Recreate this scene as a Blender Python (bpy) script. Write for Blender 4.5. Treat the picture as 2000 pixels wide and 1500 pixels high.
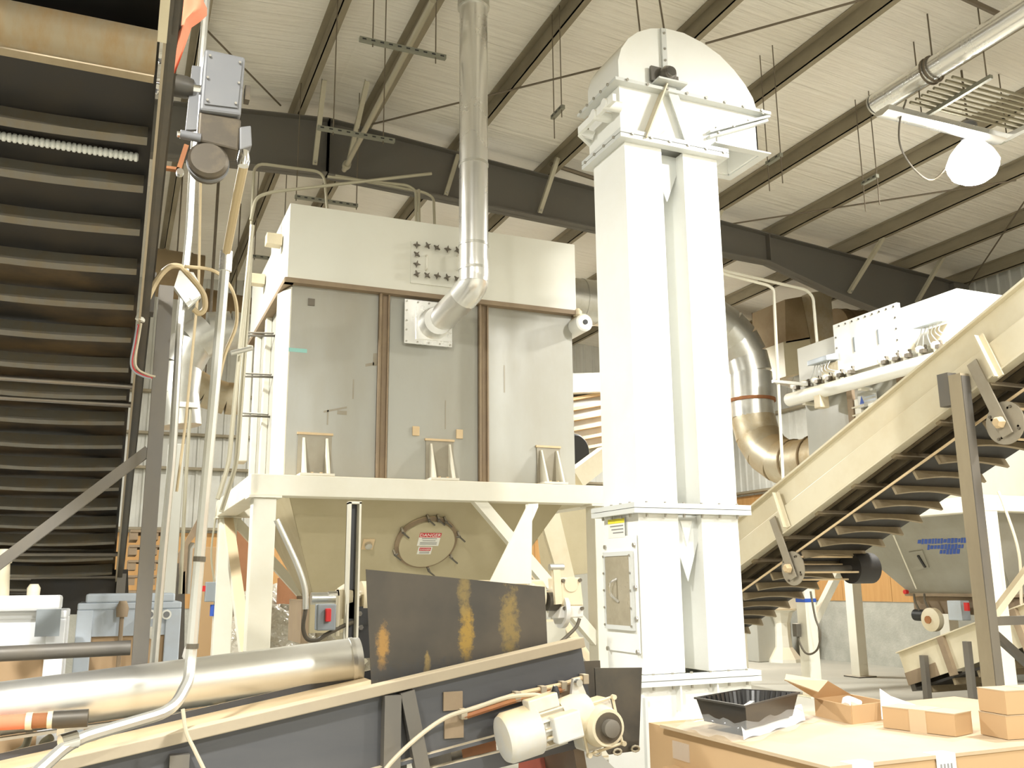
import bpy, bmesh, math, random
from mathutils import Vector, Matrix
random.seed(7)
for o in list(bpy.data.objects): bpy.data.objects.remove(o)
S = bpy.context.scene
C = S.collection
# ------------------------------------------------------------------ camera, world, exposure
F_PX = 1807.5; YAW = math.radians(23.096); PIT = math.radians(12.057); ROL = math.radians(-0.538); CH = 1.6
def _basis():
    cy, sy, cp, sp = math.cos(YAW), math.sin(YAW), math.cos(PIT), math.sin(PIT)
    F = Vector((sy*cp, cy*cp, sp)); r0 = Vector((cy, -sy, 0)); u0 = r0.cross(F)
    c, s = math.cos(ROL), math.sin(ROL)
    return c*r0+s*u0, -s*r0+c*u0, F
RR, UU, FF = _basis()
cd = bpy.data.cameras.new('camera'); cam = bpy.data.objects.new('camera', cd); C.objects.link(cam)
cd.sensor_fit = 'HORIZONTAL'; cd.sensor_width = 36.0; cd.lens = 36.0*F_PX/2000.0; cd.clip_end = 200; cd.clip_start = 0.05
cam.matrix_world = Matrix(((RR.x, UU.x, -FF.x, 0), (RR.y, UU.y, -FF.y, 0), (RR.z, UU.z, -FF.z, CH), (0, 0, 0, 1)))
S.camera = cam
W = bpy.data.worlds.new('world'); S.world = W; W.use_nodes = True
W.node_tree.nodes['Background'].inputs[0].default_value = (0.95, 0.93, 0.85, 1)
W.node_tree.nodes['Background'].inputs[1].default_value = 0.35
S.view_settings.view_transform = 'Standard'; S.view_settings.look = 'None'
S.view_settings.gamma = 1.0; S.view_settings.use_curve_mapping = False
S.view_settings.exposure = 0.15
LAMP_W = 480.0
LAMP_F = [1.0, 0.7, 1.0, 1.0, 1.35, 1.2, 0.9, 0.8, 0.2]      # strength of each lamp, set to balance the brightness
# high bay lamps: first one seen, others out of view, placed by their light (x, y, lower rim height)
LAMPS = [(8.3, 6.63, 6.0), (5.75, 3.05, 6.15), (-1.6, 8.3, 6.0), (8.3, -1.9, 5.8), (-2.0, 0.5, 6.0), (3.0, -4.0, 6.0), (4.9, 14.2, 5.9), (9.6, 14.4, 5.8), (-3.2, 14.0, 6.0)]
# ------------------------------------------------------------------ pixel rays (2000 x 1500 frame) used to survey real positions
def ray(x, y):
    return FF + (x-1000)/F_PX*RR - (y-750)/F_PX*UU
def onX(x, y, v): d = ray(x, y); return Vector((0, 0, CH)) + d*(v/d.x)
def onY(x, y, v): d = ray(x, y); return Vector((0, 0, CH)) + d*(v/d.y)
def onZ(x, y, v): d = ray(x, y); return Vector((0, 0, CH)) + d*((v-CH)/d.z)
def onD(x, y, t): return Vector((0, 0, CH)) + ray(x, y)*t
def onP(x, y, p0, n):
    d = ray(x, y); p0 = Vector(p0); n = Vector(n)
    return Vector((0, 0, CH)) + d*((p0-Vector((0, 0, CH))).dot(n)/d.dot(n))
V = Vector
# ------------------------------------------------------------------ materials
MATS = {}
def mat(name, col, rough=0.5, metal=0.0, dirt=None, dscale=3.0, damt=0.5, bump=0.0, bscale=40.0, stretch=(1, 1, 1), spec=0.5, topdust=None, alpha=None, trans=0.0):
    m = bpy.data.materials.new(name); m.use_nodes = True; nt = m.node_tree; N = nt.nodes; L = nt.links
    b = N['Principled BSDF']
    b.inputs['Base Color'].default_value = (*col, 1); b.inputs['Roughness'].default_value = rough; b.inputs['Metallic'].default_value = metal
    b.inputs['Specular IOR Level'].default_value = spec
    if trans: b.inputs['Transmission Weight'].default_value = trans
    if alpha is not None: b.inputs['Alpha'].default_value = alpha
    if dirt or bump or topdust:
        tc = N.new('ShaderNodeTexCoord'); mp = N.new('ShaderNodeMapping'); mp.inputs['Scale'].default_value = stretch
        L.new(tc.outputs['Object'], mp.inputs['Vector'])
    out = None
    if dirt:
        n1 = N.new('ShaderNodeTexNoise'); n1.inputs['Scale'].default_value = dscale; n1.inputs['Detail'].default_value = 7; n1.inputs['Roughness'].default_value = 0.65
        L.new(mp.outputs[0], n1.inputs['Vector'])
        r = N.new('ShaderNodeValToRGB'); r.color_ramp.elements[0].position = 0.42; r.color_ramp.elements[1].position = 0.72
        r.color_ramp.elements[0].color = (0, 0, 0, 1); r.color_ramp.elements[1].color = (damt, damt, damt, 1)
        L.new(n1.outputs['Fac'], r.inputs['Fac'])
        mx = N.new('ShaderNodeMix'); mx.data_type = 'RGBA'
        mx.inputs['A'].default_value = (*col, 1); mx.inputs['B'].default_value = (*dirt, 1)
        L.new(r.outputs['Color'], mx.inputs['Factor']); out = mx.outputs['Result']
        ra = N.new('ShaderNodeMapRange'); ra.inputs['To Min'].default_value = rough; ra.inputs['To Max'].default_value = min(1, rough+0.35)
        L.new(r.outputs['Color'], ra.inputs['Value']); L.new(ra.outputs[0], b.inputs['Roughness'])
    if topdust:      # settled dust on faces that look up
        ge = N.new('ShaderNodeNewGeometry'); sx = N.new('ShaderNodeSeparateXYZ'); L.new(ge.outputs['Normal'], sx.inputs[0])
        mr = N.new('ShaderNodeMapRange'); mr.inputs['From Min'].default_value = 0.25; mr.inputs['From Max'].default_value = 0.8
        L.new(sx.outputs['Z'], mr.inputs['Value'])
        m2 = N.new('ShaderNodeMix'); m2.data_type = 'RGBA'; L.new(mr.outputs[0], m2.inputs['Factor'])
        if out is not None: L.new(out, m2.inputs['A'])
        else: m2.inputs['A'].default_value = (*col, 1)
        m2.inputs['B'].default_value = (*topdust, 1); out = m2.outputs['Result']
        if metal:
            mm = N.new('ShaderNodeMapRange'); mm.inputs['To Min'].default_value = metal; mm.inputs['To Max'].default_value = 0.0
            L.new(mr.outputs[0], mm.inputs['Value']); L.new(mm.outputs[0], b.inputs['Metallic'])
    if out is not None: L.new(out, b.inputs['Base Color'])
    if bump:
        n2 = N.new('ShaderNodeTexNoise'); n2.inputs['Scale'].default_value = bscale; n2.inputs['Detail'].default_value = 4
        L.new(mp.outputs[0], n2.inputs['Vector'])
        bp = N.new('ShaderNodeBump'); bp.inputs['Strength'].default_value = bump; bp.inputs['Distance'].default_value = 0.02 if bump < 0.95 else 0.12
        L.new(n2.outputs['Fac'], bp.inputs['Height']); L.new(bp.outputs[0], b.inputs['Normal'])
    MATS[name] = m; return m
def emat(name, col, s):
    m = bpy.data.materials.new(name); m.use_nodes = True; b = m.node_tree.nodes['Principled BSDF']
    b.inputs['Base Color'].default_value = (*col, 1); b.inputs['Emission Color'].default_value = (*col, 1); b.inputs['Emission Strength'].default_value = s
    MATS[name] = m
DUST = (0.62, 0.50, 0.33)
mat('floor', (0.37, 0.36, 0.305), 0.75, dirt=(0.46, 0.435, 0.365), dscale=0.6, damt=0.8)
mat('concrete', (0.36, 0.36, 0.31), 0.85, dirt=(0.52, 0.51, 0.45), dscale=2.2, damt=0.8, bump=0.3, bscale=30)
mat('plywood', (0.50, 0.28, 0.10), 0.6, dirt=(0.40, 0.21, 0.07), dscale=2.0, damt=0.7, stretch=(6, 6, 0.5))
mat('sheet', (0.56, 0.56, 0.51), 0.5, dirt=(0.34, 0.32, 0.26), dscale=1.0, damt=0.5)
mat('purlin', (0.29, 0.25, 0.17), 0.6, 0.15, dirt=(0.15, 0.125, 0.08), dscale=1.5, damt=0.8, stretch=(1, 0.3, 1))
mat('rafter', (0.115, 0.108, 0.09), 0.6, dirt=(0.14, 0.12, 0.095), dscale=0.8, damt=0.6)
mat('rust', (0.30, 0.12, 0.05), 0.8, dirt=(0.45, 0.22, 0.08), dscale=6, damt=0.7)
mat('brace', (0.42, 0.39, 0.29), 0.6, dirt=(0.32, 0.27, 0.18), dscale=3)
mat('rod', (0.16, 0.13, 0.09), 0.6, 0.3)
mat('galv', (0.62, 0.62, 0.58), 0.32, 0.85, dirt=(0.50, 0.47, 0.38), dscale=4, damt=0.6)
mat('galv_bright', (0.88, 0.88, 0.86), 0.26, 0.9, dirt=(0.82, 0.80, 0.75), dscale=1.5, damt=0.2)
mat('galv_dusty', (0.55, 0.50, 0.38), 0.42, 0.55, dirt=(0.42, 0.30, 0.14), dscale=1.6, damt=0.9, topdust=(0.42, 0.30, 0.15))
mat('dust_duct', (0.27, 0.20, 0.11), 0.7, 0.1, dirt=(0.20, 0.13, 0.06), dscale=1.4, damt=0.9)
mat('conduit', (0.74, 0.74, 0.70), 0.3, 0.75, dirt=(0.60, 0.55, 0.42), dscale=6, damt=0.4)
mat('conduit_thin', (0.42, 0.39, 0.29), 0.4, 0.4)
mat('strut', (0.24, 0.24, 0.19), 0.5, 0.3)
mat('rack_pipe', (0.26, 0.24, 0.17), 0.45, 0.4)
mat('flange_dusty', (0.38, 0.32, 0.23), 0.7, dirt=(0.34, 0.29, 0.22), dscale=5, damt=0.7, topdust=(0.62, 0.52, 0.36))
mat('flex_tan', (0.50, 0.40, 0.24), 0.6, 0.1)
mat('ivory', (0.78, 0.76, 0.66), 0.42, dirt=(0.66, 0.60, 0.45), dscale=1.2, damt=0.45, topdust=DUST)
mat('ivory_box', (0.78, 0.78, 0.70), 0.40, dirt=(0.72, 0.70, 0.60), dscale=1.0, damt=0.5)
mat('bin_grey', (0.42, 0.42, 0.375), 0.30, dirt=(0.37, 0.34, 0.27), dscale=1.3, damt=0.75, stretch=(1, 1, 0.35))
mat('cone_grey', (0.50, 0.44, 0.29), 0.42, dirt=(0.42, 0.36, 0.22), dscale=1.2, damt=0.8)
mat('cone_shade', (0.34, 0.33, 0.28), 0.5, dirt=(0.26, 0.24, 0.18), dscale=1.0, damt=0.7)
mat('seam_brown', (0.27, 0.20, 0.13), 0.7, dirt=(0.36, 0.28, 0.18), dscale=5, damt=0.7, topdust=DUST)
mat('white', (0.91, 0.92, 0.89), 0.38, dirt=(0.78, 0.77, 0.66), dscale=1.3, damt=0.35, topdust=(0.78, 0.72, 0.55))
mat('white_grey', (0.66, 0.68, 0.66), 0.4)
mat('bolt', (0.45, 0.43, 0.38), 0.35, 0.7)
mat('dark_bolt', (0.16, 0.14, 0.11), 0.4, 0.6)
mat('bearing', (0.15, 0.14, 0.12), 0.4, 0.5, topdust=(0.5, 0.45, 0.36))
mat('screen', (0.40, 0.36, 0.27), 0.25, dirt=(0.30, 0.26, 0.18), dscale=5, damt=0.8)
mat('conv_cream', (0.72, 0.66, 0.50), 0.42, dirt=(0.60, 0.50, 0.32), dscale=1.4, damt=0.6, topdust=(0.74, 0.62, 0.42))
mat('belt', (0.018, 0.016, 0.014), 0.6, dirt=(0.05, 0.038, 0.022), dscale=3, damt=0.6)
mat('belt_dusty', (0.018, 0.016, 0.014), 0.45, dirt=(0.20, 0.125, 0.045), dscale=1.1, damt=0.55, stretch=(1.2, 2.2, 2.2))
mat('cleat', (0.30, 0.24, 0.15), 0.6, dirt=(0.20, 0.15, 0.09), dscale=5, damt=0.7)
mat('cleat_grey', (0.15, 0.14, 0.115), 0.5, dirt=(0.18, 0.13, 0.06), dscale=6, damt=0.6, stretch=(2, 1, 1))
mat('dark_steel', (0.085, 0.08, 0.07), 0.4, 0.4, dirt=(0.16, 0.13, 0.09), dscale=4, damt=0.6)
mat('steel_post', (0.15, 0.14, 0.125), 0.45, 0.35, dirt=(0.22, 0.19, 0.14), dscale=3, damt=0.6, stretch=(1, 1, 0.4))
mat('mill_steel', (0.088, 0.09, 0.10), 0.42, 0.3, dirt=(0.125, 0.124, 0.125), dscale=2.0, damt=0.6, stretch=(0.5, 1, 3), topdust=(0.66, 0.56, 0.40))
mat('tan_dust', (0.66, 0.50, 0.30), 0.85, dirt=(0.74, 0.60, 0.40), dscale=6, damt=0.6)
mat('drum_tan', (0.30, 0.245, 0.16), 0.45, 0.25, dirt=(0.30, 0.18, 0.06), dscale=5, damt=0.8, stretch=(3, 1, 1))
mat('motor_grey', (0.20, 0.205, 0.215), 0.45, 0.1, dirt=(0.26, 0.25, 0.23), dscale=4, damt=0.4)
mat('motor_light', (0.62, 0.62, 0.60), 0.42, dirt=(0.66, 0.58, 0.42), dscale=5, damt=0.8, topdust=(0.70, 0.58, 0.38))
mat('motor_dark', (0.10, 0.085, 0.065), 0.45, 0.4, dirt=(0.22, 0.17, 0.10), dscale=8)
mat('motor_tan', (0.66, 0.58, 0.42), 0.55, dirt=(0.56, 0.46, 0.30), dscale=6, topdust=(0.74, 0.63, 0.44))
mat('chrome', (0.86, 0.86, 0.86), 0.14, 1.0)
mat('red_paint', (0.42, 0.10, 0.07), 0.5, dirt=(0.30, 0.09, 0.06), dscale=3)
mat('red', (0.62, 0.03, 0.03), 0.4)
mat('orange_fabric', (0.80, 0.25, 0.14), 0.8, dirt=(0.62, 0.22, 0.13), dscale=6)
mat('cardboard', (0.48, 0.32, 0.17), 0.8, dirt=(0.50, 0.33, 0.17), dscale=4, damt=0.5)
mat('cardboard_top', (0.47, 0.36, 0.235), 0.75, dirt=(0.54, 0.44, 0.31), dscale=3, damt=0.6)
mat('cardboard_in', (0.48, 0.33, 0.19), 0.85)
mat('kraft_tape', (0.56, 0.42, 0.27), 0.4)
mat('paper', (0.86, 0.86, 0.85), 0.6)
mat('tray_black', (0.028, 0.026, 0.024), 0.28, topdust=(0.06, 0.055, 0.05))
mat('poly', (0.80, 0.81, 0.80), 0.12, alpha=0.16, spec=0.9)
mat('bag', (0.50, 0.47, 0.39), 0.16, dirt=(0.30, 0.25, 0.17), dscale=5, damt=0.8, bump=1.0, bscale=5, spec=1.0)
mat('bag_white', (0.80, 0.79, 0.75), 0.45, bump=0.6, bscale=8)
mat('machine_blue', (0.50, 0.56, 0.63), 0.4, dirt=(0.42, 0.42, 0.40), dscale=4, damt=0.4)
mat('machine_white', (0.84, 0.86, 0.88), 0.35)
mat('black', (0.02, 0.02, 0.02), 0.5)
mat('cable', (0.10, 0.085, 0.06), 0.6)
mat('cable_tan', (0.52, 0.46, 0.34), 0.6)
mat('wire_red', (0.55, 0.05, 0.05), 0.5)
mat('blue', (0.03, 0.09, 0.42), 0.5)
mat('switch_grey', (0.27, 0.30, 0.32), 0.5)
mat('danger_red', (0.58, 0.04, 0.05), 0.45)
mat('sign_white', (0.82, 0.82, 0.76), 0.45)
mat('sign_ink', (0.25, 0.25, 0.25), 0.6)
mat('yellow', (0.80, 0.72, 0.05), 0.5)
mat('teal_mark', (0.32, 0.62, 0.56), 0.6)
mat('brown_drum', (0.36, 0.17, 0.08), 0.6, dirt=(0.28, 0.13, 0.06), dscale=4)
mat('steel_rust', (0.20, 0.175, 0.15), 0.42, 0.35, dirt=(0.13, 0.12, 0.11), dscale=1.6, damt=0.8, stretch=(0.5, 1, 2))
mat('roller', (0.24, 0.22, 0.20), 0.3, 0.8, dirt=(0.30, 0.25, 0.17), dscale=6)
mat('wood', (0.55, 0.38, 0.20), 0.7)
emat('lamp_glow', (1.0, 0.97, 0.90), 60.0)
emat('lamp_acrylic', (1.0, 0.97, 0.92), 3.0)
mat('galv_soft', (0.86, 0.86, 0.83), 0.34, 0.85, dirt=(0.72, 0.70, 0.62), dscale=2, damt=0.3)
mat('tan_steel', (0.36, 0.32, 0.25), 0.5, 0.15, dirt=(0.27, 0.23, 0.17), dscale=4)
mat('post_tan', (0.36, 0.30, 0.20), 0.55, dirt=(0.24, 0.20, 0.14), dscale=3, stretch=(1, 1, .3))
mat('housing_ivory', (0.62, 0.615, 0.555), 0.4)
mat('bracket_tan', (0.36, 0.33, 0.26), 0.5, dirt=(0.28, 0.24, 0.17), dscale=4)
def insulation():
    m = bpy.data.materials.new('insulation'); m.use_nodes = True; nt = m.node_tree; N = nt.nodes; L = nt.links; b = N['Principled BSDF']
    b.inputs['Roughness'].default_value = 0.38; b.inputs['Specular IOR Level'].default_value = 0.45
    tc = N.new('ShaderNodeTexCoord'); mp = N.new('ShaderNodeMapping'); mp.inputs['Scale'].default_value = (0.35, 9.0, 1); L.new(tc.outputs['Object'], mp.inputs[0])
    n = N.new('ShaderNodeTexNoise'); n.inputs['Scale'].default_value = 1.6; n.inputs['Detail'].default_value = 5; n.inputs['Roughness'].default_value = 0.6; L.new(mp.outputs[0], n.inputs['Vector'])
    n3 = N.new('ShaderNodeTexNoise'); n3.inputs['Scale'].default_value = 0.5; n3.inputs['Detail'].default_value = 4; L.new(tc.outputs['Object'], n3.inputs['Vector'])
    r = N.new('ShaderNodeValToRGB'); r.color_ramp.elements[0].color = (0.68, 0.64, 0.55, 1); r.color_ramp.elements[1].color = (0.80, 0.77, 0.69, 1)
    r.color_ramp.elements[0].position = 0.35; r.color_ramp.elements[1].position = 0.65
    L.new(n3.outputs['Fac'], r.inputs['Fac']); L.new(r.outputs['Color'], b.inputs['Base Color'])
    bp = N.new('ShaderNodeBump'); bp.inputs['Strength'].default_value = 0.75; bp.inputs['Distance'].default_value = 0.05
    L.new(n.outputs['Fac'], bp.inputs['Height']); L.new(bp.outputs[0], b.inputs['Normal'])
    MATS['insulation'] = m
insulation()
def stain_plate():
    m = bpy.data.materials.new('stained_plate'); m.use_nodes = True; nt = m.node_tree; N = nt.nodes; L = nt.links; b = N['Principled BSDF']
    b.inputs['Roughness'].default_value = 0.5; b.inputs['Metallic'].default_value = 0.25
    tc = N.new('ShaderNodeTexCoord')
    n = N.new('ShaderNodeTexNoise'); n.inputs['Scale'].default_value = 2.5; n.inputs['Detail'].default_value = 6; L.new(tc.outputs['Object'], n.inputs['Vector'])
    r = N.new('ShaderNodeValToRGB'); r.color_ramp.elements[0].color = (0.058, 0.053, 0.046, 1); r.color_ramp.elements[1].color = (0.105, 0.088, 0.068, 1)
    r.color_ramp.elements[0].position = 0.35; r.color_ramp.elements[1].position = 0.65; L.new(n.outputs['Fac'], r.inputs['Fac'])
    cur = r.outputs['Color']
    sx = N.new('ShaderNodeSeparateXYZ'); L.new(tc.outputs['Object'], sx.inputs[0])
    def blob(cx, cz, wx, wz, col, amt):
        nonlocal cur
        n2 = N.new('ShaderNodeTexNoise'); n2.inputs['Scale'].default_value = 22; n2.inputs['Detail'].default_value = 9; n2.inputs['Roughness'].default_value = 0.75; L.new(tc.outputs['Object'], n2.inputs['Vector'])
        def mth(op, a, bb):
            q = N.new('ShaderNodeMath'); q.operation = op
            for i, v in enumerate((a, bb)):
                if isinstance(v, (int, float)): q.inputs[i].default_value = v
                else: L.new(v, q.inputs[i])
            return q.outputs[0]
        dx = mth('POWER', mth('ABSOLUTE', mth('DIVIDE', mth('SUBTRACT', sx.outputs['X'], cx), wx), 0), 2.0)
        dz = mth('POWER', mth('ABSOLUTE', mth('DIVIDE', mth('SUBTRACT', sx.outputs['Z'], cz), wz), 0), 2.0)
        d = mth('ADD', mth('ADD', dx, dz), mth('MULTIPLY', mth('SUBTRACT', n2.outputs['Fac'], 0.5), 6.0))
        mr = N.new('ShaderNodeMapRange'); mr.inputs['From Min'].default_value = 1.3; mr.inputs['From Max'].default_value = 0.1; mr.inputs['To Max'].default_value = amt; L.new(d, mr.inputs['Value'])
        mx = N.new('ShaderNodeMix'); mx.data_type = 'RGBA'; L.new(mr.outputs[0], mx.inputs['Factor']); L.new(cur, mx.inputs['A']); mx.inputs['B'].default_value = (*col, 1); cur = mx.outputs['Result']
    blob(0.46, 0.21, 0.035, 0.13, (0.36, 0.23, 0.05), 0.95)
    blob(0.45, 0.40, 0.03, 0.12, (0.26, 0.19, 0.07), 0.8)
    blob(0.67, 0.24, 0.045, 0.17, (0.28, 0.20, 0.07), 0.85)
    blob(0.08, 0.17, 0.03, 0.09, (0.40, 0.23, 0.07), 0.95)
    blob(0.28, 0.06, 0.015, 0.07, (0.50, 0.34, 0.10), 0.7)
    blob(0.04, -0.03, 0.07, 0.05, (0.34, 0.30, 0.12), 0.7)
    blob(0.40, 0.02, 0.6, 0.08, (0.06, 0.062, 0.066), 0.6)
    L.new(cur, b.inputs['Base Color']); MATS['stained_plate'] = m
stain_plate()
# ------------------------------------------------------------------ mesh builder
def frame(d, up=(0, 0, 1)):
    d = V(d).normalized(); up = V(up)
    if abs(d.dot(up.normalized())) > 0.995: up = V((0, 1, 0)) if abs(d.y) < 0.9 else V((1, 0, 0))
    s = d.cross(up).normalized(); n = s.cross(d).normalized()
    return d, s, n
class MB:
    def __init__(self): self.v = []; self.f = []
    def add(self, vs, fs):
        k = len(self.v); self.v += [V(p) for p in vs]; self.f += [tuple(i+k for i in f) for f in fs]; return self
    def hexa(self, p):
        return self.add(p, [(3, 2, 1, 0), (4, 5, 6, 7), (0, 1, 5, 4), (1, 2, 6, 5), (2, 3, 7, 6), (3, 0, 4, 7)])
    def box(self, x0, x1, y0, y1, z0, z1):
        return self.hexa([(x0, y0, z0), (x1, y0, z0), (x1, y1, z0), (x0, y1, z0), (x0, y0, z1), (x1, y0, z1), (x1, y1, z1), (x0, y1, z1)])
    def obox(self, c, a, b, n, ha, hb, hn):
        c = V(c); a = V(a)*ha; b = V(b)*hb; n = V(n)*hn
        return self.hexa([c-a-b-n, c+a-b-n, c+a+b-n, c-a+b-n, c-a-b+n, c+a-b+n, c+a+b+n, c-a+b+n])
    def bar(self, p, q, w, h, up=(0, 0, 1)):
        p = V(p); q = V(q); d, s, n = frame(q-p, up)
        return self.obox((p+q)/2, d, s, n, (q-p).length/2, w/2, h/2)
    def prism(self, poly, vec):
        n = len(poly); vec = V(vec); a = [V(p) for p in poly]; b = [p+vec for p in a]
        return self.add(a+b, [tuple(range(n))[::-1], tuple(range(n, 2*n))]+[(i, (i+1) % n, (i+1) % n+n, i+n) for i in range(n)])
    def plate(self, pts, t):
        p = [V(q) for q in pts]; n = (p[1]-p[0]).cross(p[2]-p[0]).normalized()
        return self.prism([q-n*t/2 for q in p], n*t)
    def tube(self, pts, r, n=10, caps=True, closed=False):
        pts = [V(p) for p in pts]; m = len(pts); rs = r if isinstance(r, (list, tuple)) else [r]*m
        tn = []
        for i in range(m):
            a = pts[max(0, i-1)]; b = pts[min(m-1, i+1)]; tn.append((b-a).normalized())
        d, s, u = frame(tn[0]); vs = []; k = 0
        for i in range(m):
            if i:
                s = (s-tn[i]*s.dot(tn[i]))
                s = s.normalized() if s.length > 1e-6 else frame(tn[i])[1]
                u = s.cross(tn[i]).normalized()
            for j in range(n):
                a = 2*math.pi*j/n; vs.append(pts[i]+(s*math.cos(a)+u*math.sin(a))*rs[i])
        fs = [(i*n+j, i*n+(j+1) % n, (i+1)*n+(j+1) % n, (i+1)*n+j) for i in range(m-1) for j in range(n)]
        if caps: fs += [tuple(range(n))[::-1], tuple((m-1)*n+j for j in range(n))]
        return self.add(vs, fs)
    def cyl(self, p, q, r, n=14): return self.tube([p, q], r, n)
    def pipe(self, pts, r, t, n=20):
        pts = [V(p) for p in pts]; self.tube(pts, r, n, caps=False); k = len(self.v)
        self.tube(pts, r-t, n, caps=False)
        b = len(self.v)-k; m = len(pts)
        for base in (0, (m-1)*n):
            for j in range(n):
                self.f.append((k-b+base+j, k-b+base+(j+1) % n, k+base+(j+1) % n, k+base+j))
        return self
    def lathe(self, prof, o, axis, n=20):
        o = V(o); d, s, u = frame(axis); vs = []
        for r, h in prof:
            for j in range(n):
                a = 2*math.pi*j/n; vs.append(o+d*h+(s*math.cos(a)+u*math.sin(a))*max(r, 1e-4))
        m = len(prof)
        fs = [(i*n+j, i*n+(j+1) % n, (i+1)*n+(j+1) % n, (i+1)*n+j) for i in range(m-1) for j in range(n)]
        fs += [tuple(range(n))[::-1], tuple((m-1)*n+j for j in range(n))]
        return self.add(vs, fs)
    def grid(self, fn, nu, nv):
        vs = [fn(i/nu, j/nv) for i in range(nu+1) for j in range(nv+1)]
        return self.add(vs, [(i*(nv+1)+j, (i+1)*(nv+1)+j, (i+1)*(nv+1)+j+1, i*(nv+1)+j+1) for i in range(nu) for j in range(nv)])
    def build(self, name, material, parent=None, smooth=None, bevel=0.0, kind=None, label=None):
        off = V((0, 0, 0))
        q = parent
        while q is not None: off += q.location; q = q.parent
        loc = V((0, 0, 0))
        if parent is None and self.v:
            xs = [p.x for p in self.v]; ys = [p.y for p in self.v]; zs = [p.z for p in self.v]
            loc = V(((min(xs)+max(xs))/2, (min(ys)+max(ys))/2, min(zs))); off = loc
        me = bpy.data.meshes.new(name); me.from_pydata([tuple(p-off) for p in self.v], [], self.f)
        bm = bmesh.new(); bm.from_mesh(me); bmesh.ops.recalc_face_normals(bm, faces=bm.faces); bm.to_mesh(me); bm.free()
        me.materials.append(MATS[material])
        if smooth:
            for p in me.polygons: p.use_smooth = True
            me.set_sharp_from_angle(angle=math.radians(smooth))
        o = bpy.data.objects.new(name, me); C.objects.link(o); o.location = loc
        if parent is not None: o.parent = parent
        if bevel:
            bv = o.modifiers.new('bevel', 'BEVEL'); bv.width = bevel; bv.segments = 2; bv.limit_method = 'ANGLE'; bv.angle_limit = math.radians(40)
        if kind: o['kind'] = kind
        if label: o['label'] = label
        return o
SM = 38
def tag(o, label, cat, group=None):
    o['label'] = label; o['category'] = cat
    if group: o['group'] = group
    return o
def thing(name, loc, label, cat, group=None):
    o = bpy.data.objects.new(name, None); C.objects.link(o); o.location = V(loc); o.empty_display_size = 0.2
    return tag(o, label, cat, group)
def struct(o): o['kind'] = 'structure'; return o
def single(mb, name, material, label, cat, smooth=None, group=None, bevel=0.0):
    return tag(mb.build(name, material, None, smooth, bevel), label, cat, group)
def share(src, parent, offset, name=None):
    c = src.copy(); C.objects.link(c); c.name = name or src.name.split('.')[0]; c.parent = parent; c.location = src.location+V(offset); return c
def fillet(pts, r, n=5):
    pts = [V(p) for p in pts]; out = [pts[0]]
    for i in range(1, len(pts)-1):
        a, b, c = pts[i-1], pts[i], pts[i+1]; d1 = (a-b); d2 = (c-b); k = min(r, d1.length*0.45, d2.length*0.45)
        p = b+d1.normalized()*k; q = b+d2.normalized()*k
        for j in range(n+1):
            t = j/n; out.append((1-t)**2*p+2*t*(1-t)*b+t*t*q)
    out.append(pts[-1]); return out
def spline(pts, n=8):
    pts = [V(p) for p in pts]; P = [2*pts[0]-pts[1]]+pts+[2*pts[-1]-pts[-2]]; out = []
    for i in range(1, len(P)-2):
        for j in range(n):
            t = j/n; a, b, c, d = P[i-1], P[i], P[i+1], P[i+2]
            out.append(0.5*((2*b)+(c-a)*t+(2*a-5*b+4*c-d)*t*t+(3*b-a-3*c+d)*t*t*t))
    out.append(pts[-1]); return out
def text_mesh(name, body, size, o, xdir, ydir, material, parent):
    cu = bpy.data.curves.new(name, 'FONT'); cu.body = body; cu.size = size; cu.align_x = 'CENTER'; cu.align_y = 'CENTER'; cu.extrude = 0.0006; cu.resolution_u = 2
    ob = bpy.data.objects.new(name+'_tmp', cu); C.objects.link(ob)
    dg = bpy.context.evaluated_depsgraph_get(); me = bpy.data.meshes.new_from_object(ob.evaluated_get(dg)); bpy.data.objects.remove(ob)
    x = V(xdir).normalized(); y = V(ydir).normalized(); z = x.cross(y)
    off = V((0, 0, 0)); q = parent
    while q is not None: off += q.location; q = q.parent
    for v in me.vertices: v.co = V(o)+x*v.co.x+y*v.co.y+z*v.co.z-off
    me.materials.clear(); me.materials.append(MATS[material])
    ob = bpy.data.objects.new(name, me); C.objects.link(ob); ob.parent = parent; return ob
# ================================================================== THE SETTING
WX = 13.4; WL = -9.0; WB = 18.6; WF = -7.0; RIDGE = 2.14
def zr(x): return 7.43-0.083*abs(x-RIDGE)         # top of rafters = underside of purlins
def onRoof(px, py, dz=0.0):
    d = ray(px, py)
    t = (7.43+dz+0.083*RIDGE-CH)/(d.z+0.083*d.x); p = V((0, 0, CH))+d*t
    if p.x < RIDGE:
        t = (7.43+dz-0.083*RIDGE-CH)/(d.z-0.083*d.x); p = V((0, 0, CH))+d*t
    return p
struct(MB().box(WL, WX, WF, WB, -0.1, 0).build('floor', 'floor'))
cl = MB()
cl.add([(WL, WF, zr(WL)+.2), (RIDGE, WF, zr(RIDGE)+.2), (RIDGE, WB, zr(RIDGE)+.2), (WL, WB, zr(WL)+.2)], [(0, 1, 2, 3)])
cl.add([(RIDGE, WF, zr(RIDGE)+.2), (WX, WF, zr(WX)+.2), (WX, WB, zr(WX)+.2), (RIDGE, WB, zr(RIDGE)+.2)], [(0, 1, 2, 3)])
ceil = struct(cl.build('ceiling', 'insulation'))
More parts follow.
